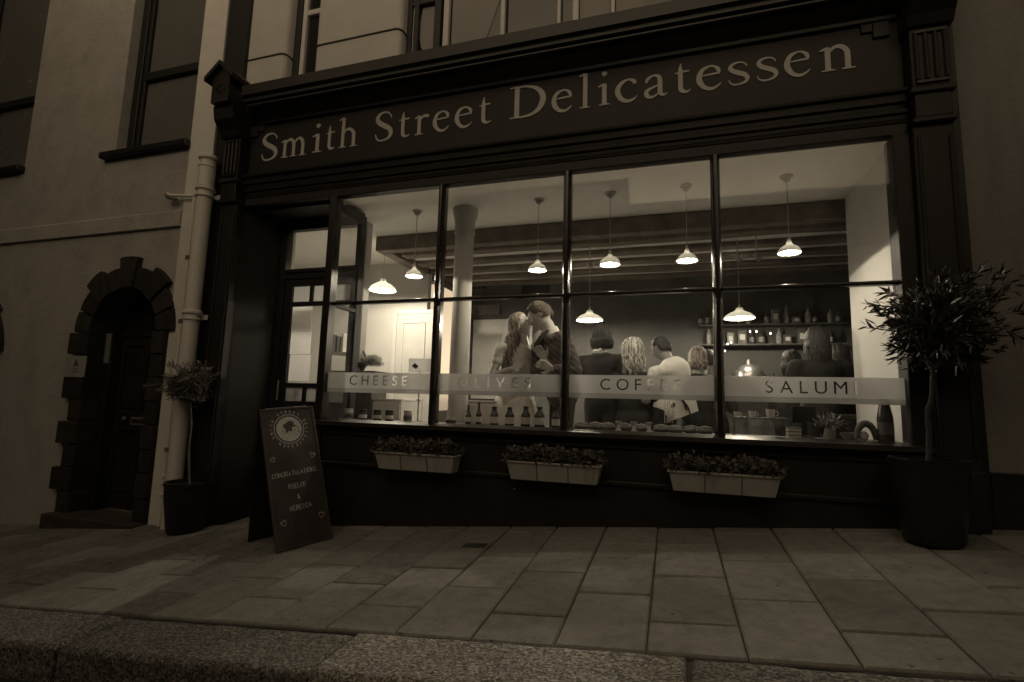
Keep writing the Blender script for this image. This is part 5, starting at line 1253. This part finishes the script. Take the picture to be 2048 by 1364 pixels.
panel_door(AX, AZ, AR, 'dark panelled front door with a brass letter plate under the stone arch')
panel_door(AX-2.6, AZ-.2, AR, 'dark front door of the far left archway at the edge of the picture', False)
# notice in the doorway and the small square plaque
a, b = at(191, 668, .12), at(217, 726, .12)
o = nbox('doorway_poster', M['paper'], None, a.x, b.x, .118, .122, b.z, a.z, 0); o.data.materials[0] = M['brass']; tag(o, 'faded poster on the left inside of the stone archway', 'poster')
o.data.materials[0] = mat('faded_poster', .20, .8, .2, 6)
nbox('poster_post', M['black_wood'], o, a.x-.04, b.x+.02, .123, .30, gz(-3, 0), a.z+.05)
c_ = at(205, 690, .11); bm = bmesh.new(); ellipsoid(bm, (c_.x, .117, c_.z), (.03, .002, .05), 2); obj('print', bm, M['ink'], o)
a, b = at(133, 712, -.07), at(168, 755, -.07)
o = nbox('wall_plaque', M['shelf'], None, a.x, b.x, -.078, -.060, b.z, a.z, .004); o.data.materials[0] = mat('pale_plaque', .36, .7, .1, 8); tag(o, 'small square pale plaque with a dark emblem beside the stone arch', 'plaque')
nbox('bracket', M['black_wood'], o, a.x+.05, b.x-.05, -.059, .0, b.z+.05, a.z-.05)
c_ = at(152, 727, -.08); bm = bmesh.new(); q = .042
prism(bm, [(c_.x-q, c_.z-.028), (c_.x-.01, c_.z+.02), (c_.x, c_.z+.045), (c_.x+.012, c_.z+.018), (c_.x+q, c_.z-.028), (c_.x, c_.z-.018)], -.0812, -.0783); obj('emblem', bm, M['ink'], o)
bm = bmesh.new()
for j, (z_, w_) in enumerate(((-.055, .10), (-.075, .07), (-.092, .085))): ribbon(bm, [(c_.x-w_/2, c_.z+z_, .005), (c_.x+w_/2, c_.z+z_, .005)], lambda a_, b_, d: (a_, -.0783-d, b_), .0015)
obj('print', bm, M['ink'], o)
# windows of the left house
def house_window(xa, xb, z0, mid, ztop, lab):
    f = thing('window', None, None, (xa, .1, z0)); f['label'] = lab
    f.parent = hse; f.matrix_parent_inverse = hse.matrix_basis.inverted()
    return f
def hw(xa, xb, z0, mid, ztop, lab):
    bm = bmesh.new(); y_ = .13
    box(bm, xa, xa+.10, y_-.03, y_+.05, z0, ztop, .006); box(bm, xb-.10, xb, y_-.03, y_+.05, z0, ztop, .006)
    box(bm, xa+.10, xa+.15, y_-.01, y_+.06, z0, ztop, .004); box(bm, xb-.15, xb-.10, y_-.01, y_+.06, z0, ztop, .004)
    f = obj('window', bm, M['black_wood'], hse); f['label'] = lab
    nbox('meeting_rail', M['black_wood'], f, xa+.15, xb-.15, y_-.02, y_+.05, mid-.035, mid+.06, .004)
    nbox('bottom_rail', M['black_wood'], f, xa+.15, xb-.15, y_-.005, y_+.05, z0, z0+.03, .004)
    nbox('pane', M['blind2'], f, xa+.15, xb-.15, y_+.03, y_+.036, z0+.03, ztop, 0)
    nbox('sill', M['black_wood'], f, xa-.15, xb+.02, -.08, .10, z0-.075, z0-.001, .01)
M['blind2'] = mat('pale_reflecting_pane', .15, .25, .12, 1.2, spec=.6)
hw(-2.97, -1.87, 3.50, 4.46, 7.4, 'dark sash window over the stone doorway')
hw(-5.9, -4.50, 3.52, 4.5, 7.4, 'black sash window at the far left')
# drainpipe, its waste pipe and swan neck
dp = thing('drainpipe', 'cream painted iron drainpipe with thick collars between the house and the shop', 'drainpipe', (-1.47, -.1, -.4))
PX, PY = -1.475, -.10
bm = bmesh.new(); tube(bm, [(PX, PY, -.43), (PX, PY, 3.18)], .072, 24); obj('pipe', bm, M['pipe_paint'], dp, smooth=True, ang=50)
for z_, r_, h_ in ((3.18, .092, .05), (3.10, .086, .02), (2.86, .092, .035), (2.79, .090, .02), (1.60, .090, .045), (1.545, .086, .02)):
    bm = bmesh.new(); lathe(bm, [(r_*.86, 0), (r_, h_*.25), (r_, h_*.75), (r_*.86, h_)], (PX, PY, z_), 24); obj('collar', bm, M['pipe_paint'], dp, smooth=True)
bm = bmesh.new(); lathe(bm, [(.078, 0), (.080, .2), (.080, .22)], (PX, PY, 2.90), 24); obj('collar', bm, M['pipe_paint'], dp, smooth=True, ang=30)
for z_ in (2.80, 1.57): nbox('bracket', M['pipe_paint'], dp, PX-.11, PX+.11, -.03, -.013, z_-.01, z_+.04)
sp = thing('waste_pipe', 'thin cream waste pipe running down left of the thick drainpipe', 'pipe', (-1.64, -.06, -.4))
bm = bmesh.new(); sx_ = at(367, 600, -.05).x
tube(bm, [(-2.03, -.07, 2.90), (-1.98, -.06, 2.885), (-1.80, -.055, 2.865), (sx_, -.05, 2.85)], .016, 10); tube(bm, [(sx_, -.05, 2.87), (sx_, -.05, -.42)], .019, 10); obj('pipe', bm, M['pipe_paint'], sp, smooth=True)
for z_ in (2.86, 2.2, 1.55, .3): bm = bmesh.new(); lathe(bm, [(.026, -.02), (.026, .02)], (sx_, -.05, z_), 12); obj('clip', bm, M['pipe_paint' if z_ > 2.8 else 'bark'], sp, smooth=True, ang=30)
bm = bmesh.new(); tube(bm, [(-2.03, -.075, 2.89), (-2.0, -.08, 2.86), (-1.90, -.06, 2.83)], [.02, .022, .014], 8); obj('elbow', bm, M['bark'], sp, smooth=True)
for z_ in (-.02, -.12, .05): bm = bmesh.new(); lathe(bm, [(.03, -.012), (.032, 0), (.03, .012)], (sx_, -.05, z_), 12); obj('clip', bm, M['pipe_paint'], sp, smooth=True)

# ================================================================== THE HOUSE ON THE RIGHT
hr = thing('right_house', 'dim rendered house wall right of the shop, behind the larger olive tree', 'house', (6, 0, 0))
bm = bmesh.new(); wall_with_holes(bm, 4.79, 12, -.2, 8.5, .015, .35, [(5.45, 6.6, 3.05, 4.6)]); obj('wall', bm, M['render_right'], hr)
nbox('plinth', M['black_wood'], hr, 4.79, 12, -.03, .0145, -.1, .50)
f = nbox('window', M['black_wood'], hr, 5.45, 5.55, .05, .2, 3.05, 4.6); nbox('pane', M['dull_glass'], f, 5.55, 6.6, .15, .156, 3.05, 4.6, 0); nbox('sill', M['black_wood'], f, 5.38, 6.7, -.06, .1, 2.97, 3.049, .01)
nbox('corner_upright', M['black_wood'], shop, 4.722, 4.789, -.03, .05, -.2, 8.4)

# unseen house fronts opposite, heights and setbacks shaped to block side light
def unseen_far_house(x0, x1, z1, y0=-7.6):
    bm = bmesh.new(); ho = [(x0+.8+2.0*i, x0+1.8+2.0*i, 1.0+2.8*j, 2.6+2.8*j) for i in range(int((x1-x0-1)/2.0)) for j in range(int((z1-2)/2.8))]
    wall_with_holes(bm, x0, x1, -1.6, z1, y0-.3, y0, ho); o = struct('unseen_house_front_opposite', bm, M['far_front'])
    bm = bmesh.new()
    for h in ho: box(bm, h[0], h[1], y0-.16, y0-.15, h[2], h[3]); box(bm, (h[0]+h[1])/2-.025, (h[0]+h[1])/2+.025, y0-.148, y0-.1, h[2], h[3]); box(bm, h[0], h[1], y0-.149, y0-.11, (h[2]+h[3])/2-.025, (h[2]+h[3])/2+.025)
    obj('window', bm, M['dull_glass'], o)
    bm = bmesh.new(); profile_x(bm, [(y0+.1, z1), (y0+.1, z1+.1), (y0-4, z1+3), (y0-8, z1+.1), (y0-8, z1)], x0-.05, x1+.05); obj('unseen_front_roof', bm, M['asphalt'], o)
unseen_far_house(-18, -4.5, 15, -4.7); unseen_far_house(-10, 1.65, 5.2, -8.2); unseen_far_house(1.6, 10, 4.3, -8.25); unseen_far_house(7.2, 20, 15, -4.7)
# unseen end walls, added to block sky light from both ends
for x_, nm in ((-13.5, 'left'), (13.0, 'right')):
    bm = bmesh.new(); box(bm, x_-.4, x_+.4, -9, -.01, -2, 12); struct('unseen_sky_blocker_wall', bm, M['far_front'])

# ================================================================== FLOWER BOXES
def trough(u0, u1, v, lab, seed):
    a, b = at(u0, v[0], -.15), at(u1, v[1], -.15); zt_ = (a.z+b.z)/2; x0, x1 = a.x, b.x
    t = thing('flower_box', lab, 'flower box', ((x0+x1)/2, -.1, zt_), 'stone coloured flower boxes on the shop front')
    H_ = .135; yb, yf = -.055, -.205; ins = .028
    bm = bmesh.new()
    def ring(k, z_): i_ = ins*k; return [bm.verts.new(p) for p in ((x0+i_, yb, z_), (x0+i_, yf+i_*1.1, z_), (x1-i_, yf+i_*1.1, z_), (x1-i_, yb, z_))]
    r1, r2 = ring(1, zt_-H_), ring(0, zt_-.014); bm.faces.new(r1); bm.faces.new(r2[::-1])
    for i in range(4): bm.faces.new((r1[i], r1[(i+1) % 4], r2[(i+1) % 4], r2[i]))
    obj('trough', bm, M['planter'], t)
    bm = bmesh.new(); box(bm, x0-.012, x1+.012, yf-.012, yb, zt_-.0135, zt_, .003); obj('rim', bm, M['planter'], t)
    for k in (1, 2):
        x = x0+(x1-x0)*k/3; bm = bmesh.new(); q = [(x-.004, yf+ins*1.1-.005, zt_-H_), (x+.004, yf+ins*1.1-.005, zt_-H_), (x+.004, yf-.005, zt_-.015), (x-.004, yf-.005, zt_-.015)]
        f_ = [bm.verts.new(p) for p in q]; bk_ = [bm.verts.new((p[0], p[1]+.01, p[2])) for p in q]; bm.faces.new(f_); bm.faces.new(bk_[::-1])
        for i in range(4): bm.faces.new((f_[i], bk_[i], bk_[(i+1) % 4], f_[(i+1) % 4]))
        obj('groove_rib', bm, M['bark'], t)
    nbox('bracket', M['black_wood'], t, x0+.1, x1-.1, -.054, -.0205, zt_-.12, zt_-.02)
    rg = random.Random(seed); bm = bmesh.new()
    nst = int((x1-x0)/.0045)
    for i in range(nst*5):
        x = rg.uniform(x0-.03, x1+.03); y_ = rg.uniform(yf-.035, yb-.005)
        hmax = .115*(.65+.35*noise.noise(Vector((x*7, y_*7, seed))))+.02
        zz = zt_+rg.uniform(-.012, hmax)*(1 if x0 < x < x1 else .4)
        d = Vector((rg.gauss(0, .8), rg.gauss(-.3, .8), rg.uniform(-.1, .9))).normalized(); s_, q_ = frame_of(d); L = rg.choice((.014, .02, .027, .033, .042))*rg.uniform(.85, 1.15); wd = L*rg.uniform(.32, .48)
        p = Vector((x, y_, zz)); n_ = s_*math.cos(i)+q_*math.sin(i); k_ = d.cross(n_)*L*.18
        v = [bm.verts.new(p), bm.verts.new(p+d*L*.45+n_*wd+k_), bm.verts.new(p+d*L+k_*.3), bm.verts.new(p+d*L*.45-n_*wd+k_), bm.verts.new(p+d*L*.5)]
        bm.faces.new((v[0], v[1], v[4])); bm.faces.new((v[1], v[2], v[4])); bm.faces.new((v[2], v[3], v[4])); bm.faces.new((v[3], v[0], v[4]))
    o = obj('foliage', bm, M['leaf_pansy'], t); o['kind'] = 'stuff'
    bm = bmesh.new(); box(bm, x0+.01, x1-.01, yf+.01, yb-.01, zt_+.0005, zt_+.012, 0); obj('soil', bm, M['soil'], t)
    bm = bmesh.new()
    for i in range(14):
        x = rg.uniform(x0, x1); y_ = rg.uniform(yf-.02, yb-.03); z_ = zt_+.09+rg.uniform(-.03, .02)
        for k in range(5):
            a_ = k*1.257; c_ = Vector((x+math.cos(a_)*.009, y_-.01, z_+math.sin(a_)*.009)); vs_ = [bm.verts.new(c_+Vector((math.cos(b_)*.008, -.002*math.cos(b_*2), math.sin(b_)*.008))) for b_ in [j*1.047 for j in range(6)]]; bm.faces.new(vs_)
    obj('blossoms', bm, M['leaf_olive'], t)
trough(757, 913, (900, 912), 'leftmost flower box, nearest the chalkboard, full of bedding leaves', 1)
trough(1018, 1202, (918, 932), 'middle flower box under the letters OLIVES and COFFEE', 2)
trough(1338, 1558, (938, 952), 'rightmost flower box under the third window bar', 3)

# ================================================================== OLIVE TREES IN POTS
def olive(base, pot_h, pot_r, trunk_pts, cen, rad, nbr, nleaf, leafL, mleaf, seed, lab_t, lab_p, stray=1.25, trk=.019, bark='bark'):
    rg = random.Random(seed)
    p = thing('plant_pot', lab_p, 'pot', base); bm = bmesh.new()
    lathe(bm, [(pot_r*.72, 0), (pot_r*.78, .02), (pot_r*.97, pot_h*.7), (pot_r, pot_h*.93), (pot_r*1.04, pot_h*.95), (pot_r*1.04, pot_h), (pot_r*.94, pot_h), (pot_r*.93, pot_h*.93)], base, 32, cap=True)
    obj('pot_body', bm, M['pot'], p, smooth=True, ang=40)
    bm = bmesh.new(); lathe(bm, [(.001, pot_h*.935), (pot_r*.925, pot_h*.93), (pot_r*.92, pot_h*.90)], base, 24, cap=False); obj('soil', bm, M['soil'], p)
    t = thing('olive_tree', lab_t, 'tree', Vector(base)+Vector((0, 0, pot_h*.93)))
    bm = bmesh.new(); top = Vector(trunk_pts[-1]); tp = spline([tuple(q) for q in trunk_pts], 5); n = len(tp)
    tube(bm, tp, [trk*(1-.35*i/n)*(1+.12*math.sin(i*1.9)) for i in range(n)], 10); obj('trunk', bm, M[bark], t, smooth=True)
    bm = bmesh.new(); lf = bmesh.new(); cen = Vector(cen); per = nleaf//nbr
    for i in range(nbr):
        while True:
            d = Vector((rg.gauss(0, 1), rg.gauss(0, 1), rg.gauss(0, .9))).normalized()
            if d.z > -.9: break
        k = rg.uniform(.55, stray if rg.random() < .15 else 1.0)
        lump = 1+.42*noise.noise(d*2.4+Vector((seed, 0, 0)))
        end = cen+Vector((d.x*rad[0], d.y*rad[1], d.z*rad[2]))*k*lump
        root = cen+Vector((rg.uniform(-.15, .15)*rad[0], rg.uniform(-.15, .15)*rad[1], (-.55+.75*rg.random()+.25*d.z)*rad[2]))
        if i % 6 == 0: root = top
        mid = root.lerp(end, .5)+Vector((rg.uniform(-.03, .03), rg.uniform(-.03, .03), .04)); pts = spline([tuple(root), tuple(mid), tuple(end+Vector((0, 0, rg.uniform(-.02, .05))))], 6)
        tube(bm, pts, [.005*(1-.8*j/len(pts))+.0008 for j in range(len(pts))], 5, cap=False)
        for j in range(per):
            a_ = 1-rg.random()**1.1*.85; idx = a_*(len(pts)-1); i0 = min(int(idx), len(pts)-2); q = Vector(pts[i0]).lerp(Vector(pts[i0+1]), idx-i0)
            q += Vector((rg.gauss(0, 1), rg.gauss(0, 1), rg.gauss(0, 1)))*.02*(1.1-a_+.25)
            ax_ = (Vector(pts[i0+1])-Vector(pts[i0])).normalized(); s_, q_ = frame_of(ax_); an = rg.uniform(0, 6.28)
            dd = (ax_*.8+(s_*math.cos(an)+q_*math.sin(an))*rg.uniform(.4, 1.1)+Vector((0, 0, rg.uniform(-.2, .3)))).normalized(); n_ = dd.cross(ax_); n_ = n_.normalized() if n_.length > .01 else s_
            n_ = (n_+dd.cross(n_)*rg.uniform(-1.5, 1.5)).normalized()
            L = leafL*rg.uniform(.5, 1.1); wd = L*.095; k_ = dd.cross(n_)*L*rg.uniform(-.08, .08)
            v = [lf.verts.new(q), lf.verts.new(q+dd*L*.35+n_*wd+k_), lf.verts.new(q+dd*L*.7+n_*wd*.8+k_), lf.verts.new(q+dd*L), lf.verts.new(q+dd*L*.7-n_*wd*.8+k_), lf.verts.new(q+dd*L*.35-n_*wd+k_)]
            lf.faces.new(v)
    obj('branches', bm, M['bark'], t, smooth=True); o = obj('crown', lf, mleaf, t); o['kind'] = 'stuff'
    return t
b = onground(374, 1060); bx, by = at(376, 1000, -.24).x, -.24; b = Vector((bx, by, gz(bx, by)+.004))
pr = (at(412, 970, -.24).x-at(335, 970, -.24).x)/2*.86; ph = at(375, 962, -.24).z-b.z
olive(b, ph, pr, [b+Vector((0, 0, ph*.9)), at(378, 900, -.24), at(383, 850, -.24), at(381, 805, -.24)], at(377, 772, -.24), (.25, .21, .205), 180, 3600, .056, M['leaf_olive'], 3,
      'smaller olive tree with a loose round crown in front of the drainpipe', 'tall black pot of the smaller olive tree by the drainpipe', 1.35, .011)
bx, by = at(1862, 1000, -.31).x, -.31; b = Vector((bx, by, gz(bx, by)+.004))
pr = (at(1938, 920, -.31).x-at(1785, 920, -.31).x)/2; ph = at(1862, 917, -.31).z-b.z
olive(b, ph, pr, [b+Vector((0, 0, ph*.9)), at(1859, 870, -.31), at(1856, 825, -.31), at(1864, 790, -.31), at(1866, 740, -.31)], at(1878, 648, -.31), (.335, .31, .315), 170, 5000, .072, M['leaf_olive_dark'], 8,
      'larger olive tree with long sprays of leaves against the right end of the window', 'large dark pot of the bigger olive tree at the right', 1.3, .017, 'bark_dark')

# ================================================================== CHALKBOARD
bl, br, tr, tl = Vector((.303, -.748, 0)), Vector((.491, -.374, 0)), Vector((.168, -.308, .766)), Vector((-.021, -.681, .730))
bl.z = gz(bl.x, bl.y)+.002; br.z = gz(br.x, br.y)+.002
ex = (br-bl); BW = ex.length; ex.normalize(); ez = (tl-bl); ez = (ez-ex*ez.dot(ex)); BH = ez.length; ez.normalize(); en = ex.cross(ez)     # towards the viewer
brd = thing('chalkboard', 'leaning black pavement chalkboard with a round printed emblem and chalk writing', 'chalkboard', (bl+br)/2)
def bp_(x, z_, d=0): return bl+ex*x+ez*z_+en*d
def bbox_(bm, x0, x1, z0, z1, d0, d1, o_=bp_):
    vs = []
    for d in (d0, d1):
        for (x, z_) in ((x0, z0), (x1, z0), (x1, z1), (x0, z1)): vs.append(bm.verts.new(o_(x, z_, d)))
    a, b = vs[:4], vs[4:]; bm.faces.new(a[::-1]); bm.faces.new(b)
    for i in range(4): bm.faces.new((a[i], a[(i+1) % 4], b[(i+1) % 4], b[i]))
bm = bmesh.new(); bbox_(bm, .018, BW-.018, .018, BH-.018, -.010, 0); pan = obj('board_panel', bm, M['board'], brd)
for q in ((0, BW, 0, .0175), (0, BW, BH-.0175, BH), (0, .0175, .018, BH-.018), (BW-.0175, BW, .018, BH-.018)):
    bm = bmesh.new(); bbox_(bm, *q, -.014, .006); bmesh.ops.bevel(bm, geom=bm.edges[:], offset=.002, segments=1, affect='EDGES'); obj('frame_rail', bm, M['board_frame'], brd)
# rear leaf of the A
back = (Vector((-.19, -.50, 0))); back.z = gz(back.x, back.y)+.002; tlb = bp_(0, BH, -.016); e2 = (back-tlb); L2 = e2.length; e2.normalize(); n2 = ex.cross(e2).normalized()
bk2 = back
bm = bmesh.new(); bbox_(bm, 0, BW, 0, L2-.0, -.012, .0, lambda x, z_, d: tlb+ex*x+e2*z_+n2*d); obj('rear_leaf', bm, M['black_wood'], brd)
nq = bmesh.new(); tube(nq, [bp_(.05, BH, -.01), bp_(BW-.05, BH, -.01)], .007, 8); obj('hinge', nq, M['metal'], brd)
# printed emblem
cxl, czl, RR = BW*.49, BH-.172, .114
TB = lambda x, z_, d: bp_(x, z_, .0006+d)
bm = bmesh.new()
def ring_(r, w_, lift, n=48): ribbon(bm, [(cxl+math.cos(2*math.pi*k/n)*r, czl+math.sin(2*math.pi*k/n)*r, w_) for k in range(n+1)], TB, lift)
ring_(RR, .006, .0010); 
cvs = [bm.verts.new(TB(cxl+math.cos(2*math.pi*k/48)*RR*.86, czl+math.sin(2*math.pi*k/48)*RR*.86, .0008)) for k in range(48)]; bm.faces.new(cvs)
obj('emblem_disc', bm, M['logo'], pan)
bm = bmesh.new(); rg = random.Random(4)
blob = [(-.30, -.05), (-.45, .12), (-.38, .30), (-.20, .38), (-.05, .52), (.15, .55), (.32, .48), (.40, .34), (.30, .22), (.50, .12), (.36, .05), (.20, .02), (.24, -.18), (.12, -.30), (-.05, -.22), (-.12, -.38), (-.26, -.30)]
bp2 = spline([(a_, b_, 0) for a_, b_ in blob+blob[:1]], 3)[:-1]
for k in range(len(bp2)):
    pass
fv2 = [bm.verts.new(TB(cxl+p[0]*RR*.9, czl+p[1]*RR*.9+.008, .0014)) for p in bp2]; f0 = bm.faces.new(fv2); bmesh.ops.triangulate(bm, faces=[f0])
for k in range(46):
    a_ = rg.uniform(math.pi*1.05, math.pi*1.95); r_ = RR*rg.uniform(.35, .80); x_, z_ = cxl+math.cos(a_)*r_, czl+math.sin(a_)*r_
    ribbon(bm, [(x_, z_, .004), (x_+rg.uniform(-.008, .008), z_+rg.uniform(.003, .012), .0015)], TB, .0016)
for sgn in (1, -1): ribbon(bm, spline([(cxl+sgn*RR*.30, czl+RR*.30, .006), (cxl+sgn*RR*.55, czl+RR*.12, .004), (cxl+sgn*RR*.70, czl-RR*.10, .003)], 4), TB, .0018) if sgn > 0 else None
obj('emblem_drawing', bm, M['board'], pan)
txt = 'SMITH STREET DELICATESSEN '; n = len(txt); hh = .019
for i, ch in enumerate(txt):
    if ch == ' ': continue
    a0 = math.radians(205)-2*math.pi*i/n; rr_ = RR+.014
    def TR(x, z_, d, a0=a0): 
        x -= .0045; ca, sa = math.cos(a0), math.sin(a0); return bp_(cxl+ca*(rr_+z_)+sa*x, czl+sa*(rr_+z_)-ca*x, .0006+d)
    bm = bmesh.new(); text_strokes(bm, ch, TR, hh, .0042); obj('emblem_letter', bm, M['logo'], pan)
rg = random.Random(12)
for s_, zc_, size, xo in (('CONGRATULATIONS', BH-.534, .030, .006), ('ROELOF', BH-.627, .032, 0), ('&', BH-.708, .032, 0), ('REBECCA', BH-.788, .032, .005)):
    bm = bmesh.new(); w_ = text_width(s_, size, .18); x0 = (BW-w_)/2+xo; tilt = .03
    if s_[0] == 'C': x0 = .035; size *= (BW-.05-.035)/w_; 
    text_strokes(bm, s_, lambda x, z_, d, x0=x0, zc_=zc_: bp_(x0+x, zc_+z_+tilt*x, .0004+d), size, .0034, .18, .13, .0008, rg); o = obj('chalk_writing', bm, M['chalk'], pan); o['kind'] = 'stuff'
heart = [(0, -.5), (-.35, -.12), (-.5, .2), (-.4, .45), (-.18, .45), (0, .2), (.18, .45), (.4, .45), (.5, .2), (.35, -.12), (0, -.5)]
for hx, hz_, sz, ro in ((.055, BH-.395, .036, .3), (BW-.062, BH-.397, .038, -.35), (.078, BH-.863, .042, .35), (BW-.058, BH-.862, .044, -.2)):
    bm = bmesh.new()
    for rep in range(2):
        pts = [(hx+(p[0]*math.cos(ro)-p[1]*math.sin(ro))*sz*(1-.06*rep)+rg.uniform(-.001, .001), hz_+(p[0]*math.sin(ro)+p[1]*math.cos(ro))*sz*(1-.06*rep), .0024) for p in heart]
        ribbon(bm, spline(pts, 3), lambda x, z_, d: bp_(x, z_, .0004+d), .0008+.0003*rep)
    obj('chalk_heart', bm, M['chalk'], pan)

# more customers deep in the shop, only heads and shoulders in view
guest('customer with short dark hair half hidden behind the coffee machine', 1420, 722, 2.1, 'hair_dark', .0, 500, face=(.3, .95, 0), seed=31, top='grey_cloth', shw=.17, hs=1.0)
guest('customer with pale bobbed hair just left of the third window bar', 1395, 715, 1.8, 'hair_brown', .10, 200, face=(-.3, .95, 0), seed=32, top='black_cloth', shw=.16, hs=1.0, rad=.006)
guest('dark-haired customer at the far right beside the white side wall', 1676, 712, 2.0, 'hair_dark', .14, 260, face=(-.5, .85, 0), rad=.005, seed=33, top='black_cloth', shw=.18, hs=1.05)
